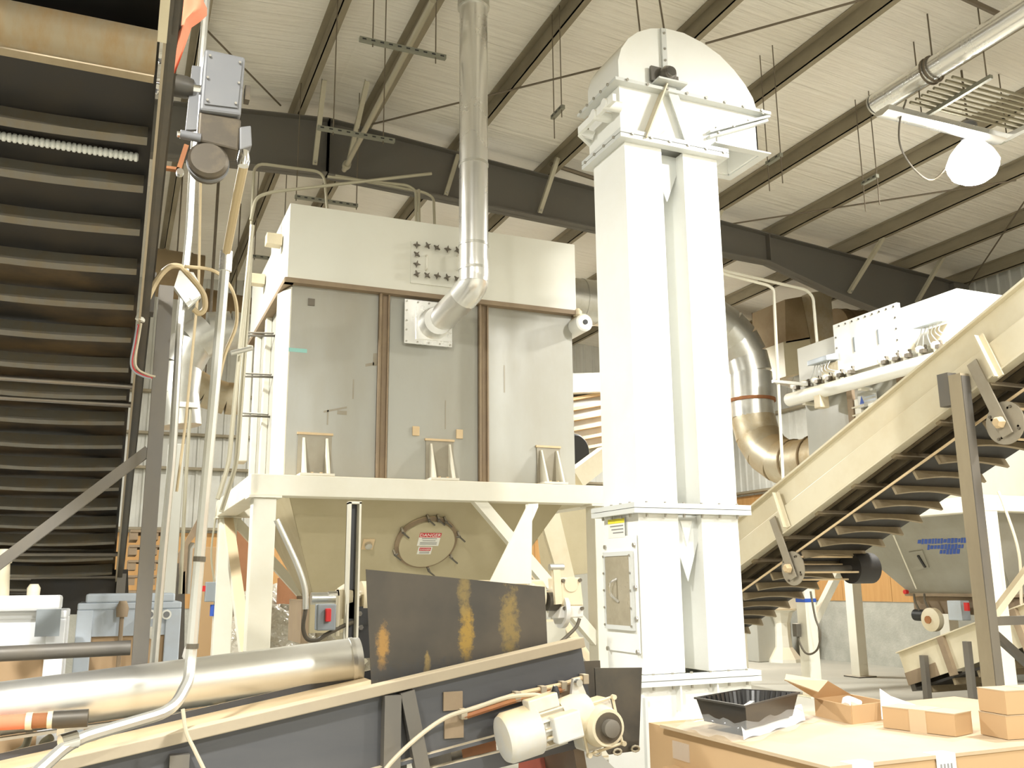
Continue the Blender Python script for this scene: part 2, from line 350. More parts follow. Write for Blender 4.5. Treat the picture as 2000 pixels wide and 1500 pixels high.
# --- walls: concrete base, plywood liner, ribbed sheets, each sheet and board its own piece
def wall_run(name, a, b, inward, pieces=True, zp=3.48):
    a = V(a); b = V(b); n = V(inward); d = (b-a).normalized(); L_ = (b-a).length
    base = MB()
    def slab(z0, z1, t):
        base.hexa([a+V((0, 0, z0)), b+V((0, 0, z0)), b+V((0, 0, z0))+n*t, a+V((0, 0, z0))+n*t, a+V((0, 0, z1)), b+V((0, 0, z1)), b+V((0, 0, z1))+n*t, a+V((0, 0, z1))+n*t])
    slab(0, 1.15, -0.02)
    w = struct(base.build(name, 'concrete'))
    back = MB(); zt = 8.4
    back.hexa([a+V((0, 0, 1.15)), b+V((0, 0, 1.15)), b+V((0, 0, 1.15))-n*.08, a+V((0, 0, 1.15))-n*.08, a+V((0, 0, zt)), b+V((0, 0, zt)), b+V((0, 0, zt))-n*.08, a+V((0, 0, zt))-n*.08])
    back.build('backing', 'sheet', w)
    if not pieces: return w
    k = int(L_/1.22); s = L_/k; src = None
    for i in range(k):
        if src is None:
            p = a+d*(i*s+.004); q = a+d*((i+1)*s-.004)
            src = MB().hexa([p+V((0, 0, 1.17)), q+V((0, 0, 1.17)), q+V((0, 0, 1.17))+n*.02, p+V((0, 0, 1.17))+n*.02, p+V((0, 0, zp)), q+V((0, 0, zp)), q+V((0, 0, zp))+n*.02, p+V((0, 0, zp))+n*.02]).build('plywood_panel', 'plywood', w)
        else: share(src, w, d*(i*s))
    k = int(L_/0.9); s = L_/k; src = None
    for i in range(k):
        if src is None:
            m = MB(); prof = []
            for j in range(4):
                u0 = j*s/4
                prof += [(u0, .006), (u0+.06, .006), (u0+.08, .034), (u0+.11, .034), (u0+.13, .006)]
            prof.append((s-.003, .006))
            lo = [a+d*(u+.002)+n*h+V((0, 0, zp+.02)) for u, h in prof]; hi = [p+V((0, 0, zt-zp-.02)) for p in lo]
            m.add(lo+hi, [(x, x+1, x+1+len(lo), x+len(lo)) for x in range(len(lo)-1)])
            src = m.build('ribbed_sheet', 'sheet', w)
        else: share(src, w, d*(i*s))
    for z in ((zp+.07, 5.2) if zp > 3 else (zp+.07, 3.75, 4.4, 5.2)):
        m = MB(); m.bar(a+n*.10+V((0, 0, z)), b+n*.10+V((0, 0, z)), .16, .05); m.build('girt', 'purlin', w)
    return w
wall_run('wall_right', (WX, WB, 0), (WX, WF, 0), (-1, 0, 0))
wall_run('wall_back', (WL, WB, 0), (WX, WB, 0), (0, -1, 0), True, 2.55)
wall_run('wall_left', (WL, WF, 0), (WL, WB, 0), (1, 0, 0), False)
wall_run('wall_front', (WX, WF, 0), (WL, WF, 0), (0, 1, 0), False)
# --- purlins (C sections on top of the rafters)
PX = [2.62, 3.93, 5.24, 6.55, 7.9, 9.22, 10.55, 11.85, 13.1, 1.75, 0.44, -0.9, -2.2, -3.5, -4.8, -6.1, -7.4]
src = None
def purlin_mesh(x, y0, y1):
    z = zr(x); h = .2; w = .075; t = .012; m = MB()
    m.box(x-t/2, x+t/2, y0, y1, z, z+h)
    m.box(x-t/2, x+w, y0, y1, z, z+t); m.box(x-w, x-t/2, y0, y1, z+h-t, z+h)
    m.box(x+w-t, x+w, y0, y1, z+t, z+.03)
    return m
plab = {2.62: 'beside the ridge over the silver duct riser', 3.93: 'over the middle of the grey bin', 5.24: 'above the white elevator head', 6.55: 'right of the white elevator head', 7.9: 'along the silver pipe end', 9.22: 'behind the hanging lamp', 10.55: 'near the tall brace at the rafter', 11.85: 'over the second collector', 13.1: 'at the eave by the right wall'}
for x in PX:
    m = purlin_mesh(x, WF+.05, WB-.05)
    o = m.build('trim_%d' % (1+PX.index(x)), 'purlin'); struct(o)
    o['label'] = 'tan steel roof purlin '+plab.get(x, 'left of the ridge')
# --- rafters
def rafter(y, name):
    t = struct(bpy.data.objects.new(name, None)); C.objects.link(t); t.location = (RIDGE, y, 0)
    prof = [(0, .76), (3.85, .62), (6.87, .47), (8.1, .71), (10.95, 1.10)]
    for s in (1, -1):
        top = [V((RIDGE+s*dx, y, zr(RIDGE+s*dx))) for dx, dp in prof]; bot = [V((RIDGE+s*dx, y, zr(RIDGE+s*dx)-dp)) for dx, dp in prof]
        for i in range(len(prof)-1):
            m = MB(); m.prism([top[i], top[i+1], bot[i+1], bot[i]], (0, .014, 0)); m.build('web_plate', 'rafter', t)
            m = MB()
            m.hexa([top[i]+V((0, -.1, -.016)), top[i+1]+V((0, -.1, -.016)), top[i+1]+V((0, .1, -.016)), top[i]+V((0, .1, -.016)), top[i]+V((0, -.1, 0)), top[i+1]+V((0, -.1, 0)), top[i+1]+V((0, .1, 0)), top[i]+V((0, .1, 0))]); m.build('top_flange', 'rafter', t)
            m = MB()
            m.hexa([bot[i]+V((0, -.1, 0)), bot[i+1]+V((0, -.1, 0)), bot[i+1]+V((0, .1, 0)), bot[i]+V((0, .1, 0)), bot[i]+V((0, -.1, .018)), bot[i+1]+V((0, -.1, .018)), bot[i+1]+V((0, .1, .018)), bot[i]+V((0, .1, .018))]); m.build('bottom_flange', 'rafter', t)
        for dx, dp in (prof[0], prof[2]):
            x = RIDGE+s*dx+.01; m = MB().box(x-.008, x+.008, y-.1, y+.1, zr(x)-dp, zr(x)); m.build('stiffener', 'rafter', t)
        m = MB(); x = RIDGE+s*11.05; m.box(x-.35, x, y-.1, y+.1, 0, zr(x)-.0); m.build('column', 'rafter', t)
    return t
r1 = rafter(11.0, 'roof_rafter'); tag(r1, 'dark grey tapered steel rafter spanning behind the grey bin', 'beam'); del r1['kind']
r2 = rafter(3.2, 'roof_rafter'); tag(r2, 'dark steel rafter high above the camera side', 'beam'); del r2['kind']
# --- high bay lamps
def high_bay(x, y, z, label, k=1.0):
    t = thing('high_bay_lamp', (x, y, z), label, 'lamp', 'high bay lamps of the hall')
    MB().lathe([(.27, 0), (.26, .03), (.22, .12), (.14, .22), (.10, .26)], (x, y, z), (0, 0, 1), 24).build('reflector', 'lamp_acrylic', t, SM)
    MB().lathe([(.07, .27), (.09, .28), (.09, .46), (.05, .5)], (x, y, z), (0, 0, 1), 14).build('ballast', 'motor_grey', t, SM)
    MB().lathe([(.265, 0), (.26, -.05), (.22, -.14), (.13, -.20), (.01, -.22)], (x, y, z), (0, 0, 1), 24).build('lens', 'lamp_glow', t, SM)
    MB().cyl((x, y, z+.5), (x, y, zr(x)+.2), .012, 6).build('hanger', 'rod', t)
    ld = bpy.data.lights.new('high_bay_bulb', 'AREA'); ld.shape = 'DISK'; ld.size = .5; ld.energy = LAMP_W*k; ld.color = (1.0, 0.985, 0.935)
    lo = bpy.data.objects.new('bulb_light', ld); C.objects.link(lo); lo.location = (0, 0, -.235); lo.parent = t
LL = ['glowing high bay lamp hanging below the conduit rack at right', 'high bay lamp overhead in front of the white elevator', 'high bay lamp over the dark conveyor at left', 'high bay lamp behind the camera at right', 'high bay lamp behind the camera at left', 'high bay lamp near the front wall', 'high bay lamp behind the grey bin', 'high bay lamp behind the white elevator', 'high bay lamp in the far left corner']
for p, l, k in zip(LAMPS, LL, LAMP_F): high_bay(*p, l, k)
# ================================================================== MAIN BIN ON ITS STAND
def bolts(parent, pts, axis, r=.008, h=.008, material='bolt', name='bolts'):
    m = MB(); a = V(axis).normalized()
    for p in pts: m.tube([V(p), V(p)+a*h], r, 6)
    return m.build(name, material, parent, kind='stuff')
def lin(a, b, n): a = V(a); b = V(b); return [a+(b-a)*(i/(n-1)) for i in range(n)]
BX0, BX1, BY0, BY1 = 1.33, 4.17, 8.2, 10.62
st = thing('bin_stand', (2.72, 9.4, 0), 'ivory square-tube stand with legs and braces under the grey bin', 'stand')
SX0, SX1, SY0, SY1, SZ0, SZ1 = 1.02, 4.48, 8.0, 10.85, 2.33, 2.51
w = .19
MB().box(SX0, SX1, SY0, SY0+w, SZ0, SZ1).build('front_beam', 'ivory', st, bevel=.006)
MB().box(SX0, SX1, SY1-w, SY1, SZ0, SZ1).build('rear_beam', 'ivory', st, bevel=.006)
MB().box(SX0, SX0+w, SY0+w, SY1-w, SZ0, SZ1).build('side_beam', 'ivory', st, bevel=.006)
MB().box(SX1-w, SX1, SY0+w, SY1-w, SZ0, SZ1).build('side_beam', 'ivory', st, bevel=.006)
for x in (SX0+.03, SX1-w-.02):
    for y in (SY0+.0, SY1-w):
        MB().box(x, x+.19, y, y+.19, .02, SZ0-.02).build('leg', 'ivory', st, bevel=.006)
        MB().box(x-.04, x+.23, y-.03, y+.22, SZ0-.02, SZ0-.001).build('cap_plate', 'ivory', st)
        MB().box(x-.06, x+.25, y-.05, y+.24, 0, .02).build('base_plate', 'ivory', st)
MB().bar(onY(925, 968, 8.08), onY(1165, 1252, 8.08), .10, .10, (0, 1, 0)).build('brace', 'ivory', st)
MB().bar((SX0+.12, 10.7, 2.3), (SX0+.12, 8.3, .75), .10, .10, (1, 0, 0)).build('brace', 'ivory', st)
MB().bar((SX1-.12, 10.7, 2.3), (SX1-.12, 8.3, .75), .10, .10, (1, 0, 0)).build('brace', 'ivory', st)
MB().bar((SX0+.2, 10.75, 2.3), (SX0+1.7, 10.75, .7), .10, .10, (0, 1, 0)).build('brace', 'ivory', st)

bn = thing('dust_bin', (2.75, 9.4, 2.51), 'large grey steel bin with ivory upper housing and hopper bottom', 'bin')
T = .02
# wall panels (three per long side, two per short side) between corner and rib columns
px_ = [BX0, 2.19, 3.19, BX1]
for i in range(3):
    MB().box(px_[i], px_[i+1], BY0, BY0+T, 2.53, 4.30).build('front_panel', 'bin_grey', bn)
    MB().box(px_[i], px_[i+1], BY1-T, BY1, 2.53, 4.30).build('rear_panel', 'bin_grey', bn)
for y0, y1 in ((BY0+T, 9.4), (9.4, BY1-T)):
    MB().box(BX0, BX0+T, y0, y1, 2.53, 4.30).build('side_panel', 'bin_grey', bn)
    MB().box(BX1-T, BX1, y0, y1, 2.53, 4.30).build('side_panel', 'bin_grey', bn)
# ribs: brown dusty channels on the joints
for x in (2.19, 3.19):
    m = MB(); m.box(x-.055, x-.035, BY0-.055, BY0, 2.53, 4.27); m.box(x-.055, x+.04, BY0-.012, BY0-.001, 2.53, 4.27); m.box(x+.03, x+.045, BY0-.04, BY0, 2.53, 4.27)
    m.build('rib', 'seam_brown', bn)
    m = MB(); m.box(x+.055, x+.075, BY0-.012, BY0-.001, 2.53, 4.2); m.build('rib_cover', 'bin_grey', bn)
for y in (8.62, 9.4, 10.15):
    m = MB(); m.box(BX0-.06, BX0-.001, y-.05, y+.05, 2.53, 4.27); m.build('side_rib', 'ivory', bn, bevel=.005)
# front left corner: sloped ivory corner cover
MB().prism([(BX0-.001, BY0+.002, 2.53), (BX0-.001, BY0+.28, 2.53), (BX0-.09, BY0+.28, 2.53), (BX0-.012, BY0+.002, 2.53)], (0, 0, 1.72)).build('corner_cover', 'ivory', bn)
# upper housing: front, sides, rear and lid
UX0, UX1, UY0, UY1, UZ0, UZ1 = 1.27, 4.19, 8.13, 10.66, 4.31, 5.02
MB().box(UX0, UX1, UY0, UY0+T, UZ0, UZ1).build('housing_front', 'ivory_box', bn)
MB().box(UX0, UX1, UY1-T, UY1, UZ0, UZ1).build('housing_rear', 'ivory_box', bn)
MB().box(UX0, UX0+T, UY0+T, 9.25, UZ0, UZ1).build('housing_side', 'ivory_box', bn)
MB().box(UX0, UX0+T, 9.25, UY1-T, UZ0, UZ1-.12).build('housing_side', 'ivory_box', bn)
MB().box(UX1-T, UX1, UY0+T, UY1-T, UZ0, UZ1).build('housing_side', 'ivory_box', bn)
MB().box(UX0, UX1, UY0, 9.25, UZ1, UZ1+.006).build('lid', 'ivory_box', bn)
MB().box(UX0, UX1, 9.25, UY1, UZ1-.12, UZ1-.114).build('lid', 'ivory_box', bn)
m = MB(); m.box(UX0-.02, UX1+.02, UY0-.015, BY0, UZ0-.045, UZ0-.001); m.build('flange', 'seam_brown', bn)
m = MB(); m.box(UX0-.025, BX0, UY0, UY1, UZ0-.045, UZ0-.001); m.build('flange', 'seam_brown', bn)
m = MB(); m.box(BX1, UX1+.03, UY0, UY1, UZ0-.045, UZ0-.001); m.build('flange', 'seam_brown', bn)
for q in ((535, 470), (503, 547)):
    p = onX(*q, UX0-.08); MB().box(p.x-.075, p.x+.07, p.y-.06, p.y+.06, p.z-.055, p.z+.055).build('terminal_box', 'motor_tan', bn, bevel=.006)
# star-knob access cover on the housing front
c0 = onY(808, 476, UY0); c1 = onY(935, 553, UY0)
MB().box(c0.x-.03, c0.x+.62, UY0-.012, UY0-.001, c0.z-.40, c0.z+.02).build('access_cover', 'ivory_box', bn); acv = bn.children[-1]
knob = None
kp = [onY(x, y, UY0) for x, y in [(812, 481), (833, 482), (851, 486), (872, 489), (891, 491), (812, 499), (812, 518), (812, 537), (832, 540), (852, 541), (871, 544), (890, 547)]]
kp += [V((kp[4].x+.1*i, UY0, kp[4].z-.005)) for i in (1, 2)]+[V((kp[-1].x+.1*i, UY0, kp[-1].z-.005)) for i in (1, 2)]+[V((kp[4].x+.2, UY0, kp[4].z-.1)), V((kp[4].x+.2, UY0, kp[4].z-.2))]
def star(p, parent, rot):
    m = MB(); prof = []
    for i in range(8):
        a = rot+math.pi*i/4; r = .036 if i % 2 == 0 else .011
        prof.append(p+V((r*math.cos(a), -.05, r*math.sin(a))))
    m.prism(prof, (0, .024, 0)); m.cyl(p+V((0, -.04, 0)), p+V((0, .0, 0)), .012, 6)
    return m.build('star_knob', 'dark_bolt', parent)
for i, p in enumerate(kp): star(p, acv, .5*i)
for x in (831, 892):
    p = onY(x, 515, UY0); m = MB(); m.tube(fillet([p+V((0, 0, .075)), p+V((0, -.05, .07)), p+V((0, -.05, -.07)), p+V((0, 0, -.075))], .02), .008, 6); m.build('grab_handle', 'ivory', acv, SM)
q = onY(608, 591, BY0); MB().box(q.x-.03, q.x+.03, BY0-.012, BY0-.001, q.z-.03, q.z+.035).build('lifting_stub', 'dark_bolt', bn)
rs = random.Random(5)
for x, y, w_, h_ in ((735, 702, 14, 26), (722, 712, 18, 6), (655, 800, 46, 4), (668, 806, 20, 8), (690, 760, 3, 40), (640, 815, 3, 30), (985, 740, 3, 60), (870, 810, 2, 60)):
    q = onY(x, y, BY0); MB().obox(q+V((0, -.0012, 0)), (math.cos(rs.uniform(-.3, .3)), 0, rs.uniform(-.3, .3)), (0, 1, 0), (0, 0, 1), w_*.0023, .0006, h_*.0023).build('scuff_mark', 'bracket_tan', bn)
# duct flange plate on the front
q0 = onY(789, 586, BY0); q1 = onY(879, 681, BY0)
fp = MB().box(2.37, 2.845, BY0-.075, BY0-.058, 3.80, 4.23); fp.build('duct_plate', 'galv_bright', bn)
bolts(bn, [(x, BY0-.075, z) for x in (2.39, 2.5, 2.61, 2.72, 2.825) for z in (3.82, 4.21)]+[(x, BY0-.075, z) for x in (2.39, 2.825) for z in (3.93, 4.02, 4.12)], (0, -1, 0), .009, .008)
# gusset brackets that rest on the beam
def gusset(x, wd, zt, parent):
    b = MB(); b.box(x-wd/2, x+wd/2, BY0-.014, BY0-.001, 2.53, zt); b.build('bracket_plate', 'bracket_tan', parent)
    MB().box(x-wd/2-.01, x+wd/2+.01, BY0-.022, BY0-.001, zt, zt+.02).build('bracket_edge', 'tan_dust', parent)
    for s in (-1, 1):
        xx = x+s*wd*.34
        MB().prism([(xx-.009, BY0-.014, 2.535), (xx-.009, BY0-.18, 2.535), (xx-.009, BY0-.04, zt-.03), (xx-.009, BY0-.014, zt-.03)], (.018, 0, 0)).build('gusset', 'ivory', parent)
    MB().box(x-wd/2, x+wd/2, BY0-.185, BY0-.001, 2.514, 2.535).build('foot_plate', 'ivory', parent)
    bolts(parent, [(x-.04, BY0-.13, 2.535), (x+.04, BY0-.13, 2.535)], (0, 0, 1), .013, .014, 'tan_dust')
for pxx, wd, pz in ((615, .30, 850), (858, .27, 862), (1070, .25, 875)):
    p = onY(pxx, pz, BY0); gusset(p.x, wd, p.z, bn)
for pxx, pyy in ((812, 842), (897, 848)):
    p = onY(pxx, pyy, BY0); MB().box(p.x-.035, p.x+.035, BY0-.012, BY0-.001, p.z-.045, p.z+.045).build('lifting_pad', 'tan_dust', bn, bevel=.006)
# hand marks: teal chalk stroke
p = onY(580, 684, BY0); MB().box(p.x-.075, p.x+.09, BY0-.002, BY0-.0005, p.z-.018, p.z+.018).build('chalk_mark', 'teal_mark', bn)
p = onY(1057, 604, UY0); MB().box(p.x-.07, p.x+.07, UY0-.004, UY0-.0005, p.z-.008, p.z+.012).build('nameplate', 'seam_brown', bn)
# hopper bottom
OX0, OX1, OY0, OY1, OZ = 1.80, 3.70, 9.12, 9.68, 1.48
a = [V((BX0, BY0, 2.53)), V((BX1, BY0, 2.53)), V((BX1, BY1, 2.53)), V((BX0, BY1, 2.53))]
b = [V((OX0, OY0, OZ)), V((OX1, OY0, OZ)), V((OX1, OY1, OZ)), V((OX0, OY1, OZ))]
for i, nm in enumerate(('hopper_front', 'hopper_side', 'hopper_rear', 'hopper_side')):
    j = (i+1) % 4; MB().plate([a[i], a[j], b[j], b[i]], .012).build(nm, 'cone_grey', bn)
MB().box(OX0-.05, OX1+.05, OY0-.05, OY1+.05, OZ-.03, OZ).build('outlet_flange', 'seam_brown', bn)
# screw trough below the outlet
tr = thing('screw_trough', (2.75, 9.4, 1.0), 'dusty screw trough bolted under the grey bin outlet', 'trough')
m = MB(); m.box(OX0-.05, OX1+.05, OY0-.02, OY1+.02, 1.14, OZ-.032); m.build('trough_body', 'cone_grey', tr)
MB().box(OX0-.12, OX0-.05, OY0-.06, OY1+.06, 1.05, OZ-.032).build('end_plate', 'seam_brown', tr)
MB().box(OX1+.05, OX1+.12, OY0-.06, OY1+.06, 1.05, OZ-.032).build('end_plate', 'seam_brown', tr)
# hatch on the hopper front
fn = (a[1]-a[0]).cross(b[0]-a[0]).normalized()
if fn.y > 0: fn = -fn
fx = V((1, 0, 0)); fy = fn.cross(fx)*-1
if fy.z < 0: fy = -fy
hc = onP(832, 1058, a[0]+fn*.012, fn)
hr = .50*(onP(892, 1058, hc, fn)-onP(772, 1058, hc, fn)).length*1.0
m = MB().lathe([(hr, 0), (hr, .018), (hr-.03, .03)], hc, fn, 40); m.build('hatch_rim', 'seam_brown', bn, SM)
m = MB().lathe([(hr-.035, .028), (hr-.035, .046), (hr-.05, .05)], hc, fn, 40); m.build('hatch_cover', 'cone_grey', bn, SM)
for i, an in enumerate((100, 68, 150, 200, -28, 22, 82, -75)):
    ca, sa = math.cos(math.radians(an)), math.sin(math.radians(an)); e = hc+(fx*ca+fy*sa)*(hr+.01)
    m = MB(); m.tube([e, e+fn*.07], .014, 8); m.tube(fillet([e+fn*.06-(fx*ca+fy*sa)*.03, e+fn*.075, e+fn*.07+fx*.07-fy*.06], .02), .009, 6); m.build('toggle_clamp', 'bearing', bn, SM)
# danger signs on the hatch
def sign_panel(c, w_, h_, material, nm, lift, parent): 
    c = c+fn*lift; return MB().obox(c, fx, fy, fn, w_/2, h_/2, .001).build(nm, material, parent)
s1 = hc+fx*.005+fy*.07
sa_ = sign_panel(s1, .215, .155, 'sign_white', 'warning_sign', .053, bn)
sign_panel(s1+fy*.053, .215, .052, 'danger_red', 'sign_header', .0555, sa_)
text_mesh('sign_text', 'DANGER', .052, s1+fy*.052+fn*.0575, fx, fy, 'sign_white', sa_)
for i, (ww, dy) in enumerate(((.15, .012), (.13, -.014), (.17, -.038), (.17, -.056))): sign_panel(s1+fy*dy, ww, .006, 'sign_ink', 'print_line', .0555, sa_)
s2 = hc-fx*.012-fy*.065
sb_ = sign_panel(s2, .14, .09, 'sign_white', 'warning_sign', .053, bn)
sign_panel(s2+fy*.018, .115, .036, 'danger_red', 'sign_header', .0555, sb_)
text_mesh('sign_text', 'DANGER', .026, s2+fy*.018+fn*.0575, fx, fy, 'sign_white', sb_)
for dy in (-.016, -.03): sign_panel(s2+fy*dy, .10, .005, 'sign_ink', 'print_line', .0555, sb_)
p = onP(719, 1063, a[0]+fn*.012, fn); m = MB().lathe([(.035, 0), (.035, .04), (.018, .05)], p, fn, 14); m.build('test_port', 'galv', bn, SM)
MB().obox(p, fx, fy, fn, .055, .06, .004).build('port_pad', 'tan_dust', bn)
# ladder-like latch bars of the rear side door (left side of the bin)
for q in ((510, 655), (506, 735), (500, 812)):
    p = onX(*q, BX0-.12); m = MB(); m.tube([p+V((-.16, .1, .01)), p+V((.12, -.1, -.02))], .012, 6); m.tube([p+V((-.12, .05, .03)), p+V((.1, -.12, .0))], .010, 6); m.build('latch_bar', 'bearing', bn)
MB().box(BX0-.16, BX0-.06, 10.3, 10.58, 2.9, 4.2).build('side_door', 'ivory', bn, bevel=.01)
# air header on the right side, with its round end toward the camera
ah = thing('air_header', (4.36, 9.2, 4.1), 'white round air header tank on the right side of the grey bin', 'tank')
p = onY(1143, 629, 8.0)
tk = MB().lathe([(.02, 0), (.075, .004), (.092, .02), (.092, 2.3)], (p.x, 8.0, p.z), (0, 1, 0), 22).build('tank', 'white', ah, SM)
MB().cyl((p.x, 7.99, p.z), (p.x, 8.01, p.z), .026, 14).build('drain_hole', 'black', tk)
for i in range(5):
    y = 8.15+.4*i; m = MB(); m.lathe([(.03, 0), (.05, .02), (.05, .06), (.025, .09)], (p.x-.01, y, p.z+.09), (0, 0, 1), 10); m.tube([(p.x, y, p.z+.13), (UX1, y, p.z+.16)], .02, 8); m.build('pulse_valve', 'motor_tan', ah, SM)
MB().box(UX1+.001, p.x-.07, 8.3, 8.36, p.z-.03, p.z+.03).build('saddle', 'ivory', ah); MB().box(UX1+.001, p.x-.07, 9.9, 9.96, p.z-.03, p.z+.03).build('saddle', 'ivory', ah)
# ================================================================== GALVANISED RISER DUCT to the bin
rd = thing('riser_duct', (2.6, 8.1, 4.0), 'shiny galvanised round duct rising from the grey bin to the roof', 'duct')
D0 = 7.35
e1 = onY(848, 632, BY0-.10)
c_el = onY(925, 545, D0); c_top = V((c_el.x, c_el.y, 7.5))
rr = .132
MB().tube([e1, onY(868, 618, 8.0), onY(915, 570, D0+.13)], rr, 24).build('angled_run', 'galv_bright', rd, SM)
MB().tube(fillet([onY(905, 580, D0+.16), onY(927, 553, D0), c_el+V((.0, 0, .16))], .16, 4), rr+.004, 24).build('elbow', 'galv_bright', rd, SM)
def seg(z0, z1): MB().tube([(c_el.x, D0, z0), (c_el.x, D0, z1)], rr, 28).build('duct_section', 'galv_bright', rd, SM)
zs = [onY(925, y, D0).z for y in (527, 480, 323, 12)]
seg(zs[0]-.12, zs[1]); seg(zs[1], zs[2]); seg(zs[2], zs[3]); seg(zs[3], 7.55)
for z in zs[:3]: MB().tube([(c_el.x, D0, z-.012), (c_el.x, D0, z+.012)], rr+.006, 28).build('joint_band', 'galv', rd, SM)
MB().tube([(c_el.x, D0, zs[3]-.03), (c_el.x, D0, zs[3]+.05)], rr+.02, 28).build('clamp_collar', 'galv', rd, SM)
m = MB(); m.box(e1.x-.17, e1.x+.17, BY0-.095, BY0-.076, e1.z-.16, e1.z+.16); m.build('boot_flange', 'galv_bright', rd)
MB().lathe([(.155, 0), (.15, .06), (.134, .12)], (e1.x, BY0-.095, e1.z), (0, -1, 0), 24).build('boot', 'galv_bright', rd, SM)
# ================================================================== WHITE BUCKET ELEVATOR
EY0 = 5.67; EY1 = 6.17; EX0, EX1 = 3.37, 4.215
ev = thing('bucket_elevator', (3.8, 5.9, 0), 'tall white twin-leg bucket elevator with curved head and side spout', 'elevator')
zB, zM, zT, zH = .93, 2.09, 4.92, 5.36       # base flange, middle flange, leg top, head split
g0, g1 = 3.70, 3.895                          # gap between the legs
MB().box(EX0-.02, EX1+.03, EY0, EY1, 0, zB-.02).build('boot', 'white', ev, bevel=.004)
def flange(x0, x1, y0, y1, z, t, nm='flange', e=.07, f=.03):
    m = MB(); m.box(x0-e, x1+e, y0-e, y0, z-f, z+f*.0+.004); m.box(x0-e, x0, y0, y1+e, z-f, z+.004); m.box(x1, x1+e, y0, y1+e, z-f, z+.004); m.box(x0, x1, y1, y1+e, z-f, z+.004)
    o = m.build(nm, 'white_grey', ev)
    return o
for z in (zB, zM):
    flange(EX0, EX1, EY0, EY1, z, .01); flange(EX0, EX1, EY0, EY1, z+.038, .01)
    bolts(ev, lin((EX0+.05, EY0-.035, z+.042), (EX1-.03, EY0-.035, z+.042), 6)+lin((EX0-.035, EY0+.05, z+.042), (EX0-.035, EY1-.05, z+.042), 4), (0, 0, 1), .011, .012)
    bolts(ev, lin((EX0+.05, EY0-.035, z-.055), (EX1-.03, EY0-.035, z-.055), 6)+lin((EX0-.035, EY0+.05, z-.055), (EX0-.035, EY1-.05, z-.055), 4), (0, 0, 1), .011, .025)
for zs_, ze in ((zB+.045, zM-.03), (zM+.045, zT-.03)):
    MB().box(EX0, g0, EY0, EY1, zs_, ze).build('left_leg', 'white', ev, bevel=.003)
    MB().box(g1, EX1, EY0, EY1, zs_, ze).build('right_leg', 'white', ev, bevel=.003)
    MB().box(g0, g1, EY0+.30, EY0+.31, zs_, ze).build('gap_web', 'white_grey', ev)
gm = (g0+g1)/2
def tri(pts, nm, y=EY0+.004): MB().prism([V((x, y, z)) for x, z in pts], (0, .01, 0)).build(nm, 'white' if 'window' in nm else 'white_grey', ev)  # gap gussets greyed: the shade inside the gap is put into their colour
tri([(g0, zM-.03), (g1, zM-.03), (g1, zM-.22), (gm, zM-.50), (g0, zM-.22)], 'gap_gusset', EY0+.06)
tri([(gm-.05, zM-.07), (gm+.05, zM-.07), (gm, zM-.25)], 'gusset_window', EY0+.05)
tri([(g0, zT-.03), (g1, zT-.03), (g1, zT-.18), (gm, zT-.42), (g0, zT-.18)], 'gap_gusset', EY0+.10)
# leg-top flange
for z in (zT, zT+.04):
    flange(EX0, EX1, EY0, EY1, z-.005, .01)
bolts(ev, lin((EX0+.03, EY0-.071, zT-.0), (EX1+.02, EY0-.071, zT-.0), 6), (0, -1, 0), .012, .012)
bolts(ev, lin((EX0-.071, EY0+.03, zT), (EX0-.071, EY1, zT), 4), (-1, 0, 0), .012, .012)
# head: lower section and round hood, discharge over the right side
hx0 = EX0-.03; hx1 = onY(1478, 205, EY0).x
MB().prism([(hx0, EY0-.004, zT+.045), (EX1, EY0-.004, zT+.045), (EX1, EY0-.004, zT+.25), (hx1+.02, EY0-.004, zH-.04), (hx1, EY0-.004, zH), (hx0, EY0-.004, zH)], (0, EY1-EY0+.008, 0)).build('head_section', 'white', ev)
prof = [onY(x, y, EY0) for x, y in [(1206, 147), (1207, 118), (1213, 95), (1226, 76), (1245, 63), (1270, 56), (1300, 56), (1335, 65), (1372, 84), (1405, 108), (1433, 137), (1455, 166), (1470, 192), (1478, 213)]]
prof = [V((p.x, EY0-.004, max(p.z, zH+.02))) for p in prof]
prof[0] = V((hx0, EY0-.004, zH+.02)); prof[1].x = hx0; prof[-1] = V((hx1, EY0-.004, zH+.02))
MB().prism(prof, (0, EY1-EY0+.008, 0)).build('head_hood', 'white', ev, 30)
m = MB(); m.box(hx0-.07, hx1+.08, EY0-.075, EY0, zH-.012, zH+.014); m.box(hx0-.07, hx0, EY0, EY1+.07, zH-.012, zH+.014); m.box(hx1, hx1+.08, EY0, EY1+.07, zH-.012, zH+.014); m.build('head_flange', 'white_grey', ev)
bolts(ev, lin((hx0+.03, EY0-.076, zH+.002), (hx1-.02, EY0-.076, zH+.002), 8), (0, -1, 0), .012, .012)
bolts(ev, lin((hx0-.071, EY0+.04, zH+.002), (hx0-.071, EY1, zH+.002), 5), (-1, 0, 0), .012, .012)
pp = onY(1296, 140, EY0); m = MB(); m.box(pp.x-.022, pp.x+.022, EY0-.03, EY0-.004, zH+.02, onY(1296, 60, EY0).z); m.build('seam_strip', 'white_grey', ev)
bolts(ev, [(pp.x, EY0-.03, onY(1296, y, EY0).z) for y in (70, 100, 122)], (0, -1, 0), .01, .01)
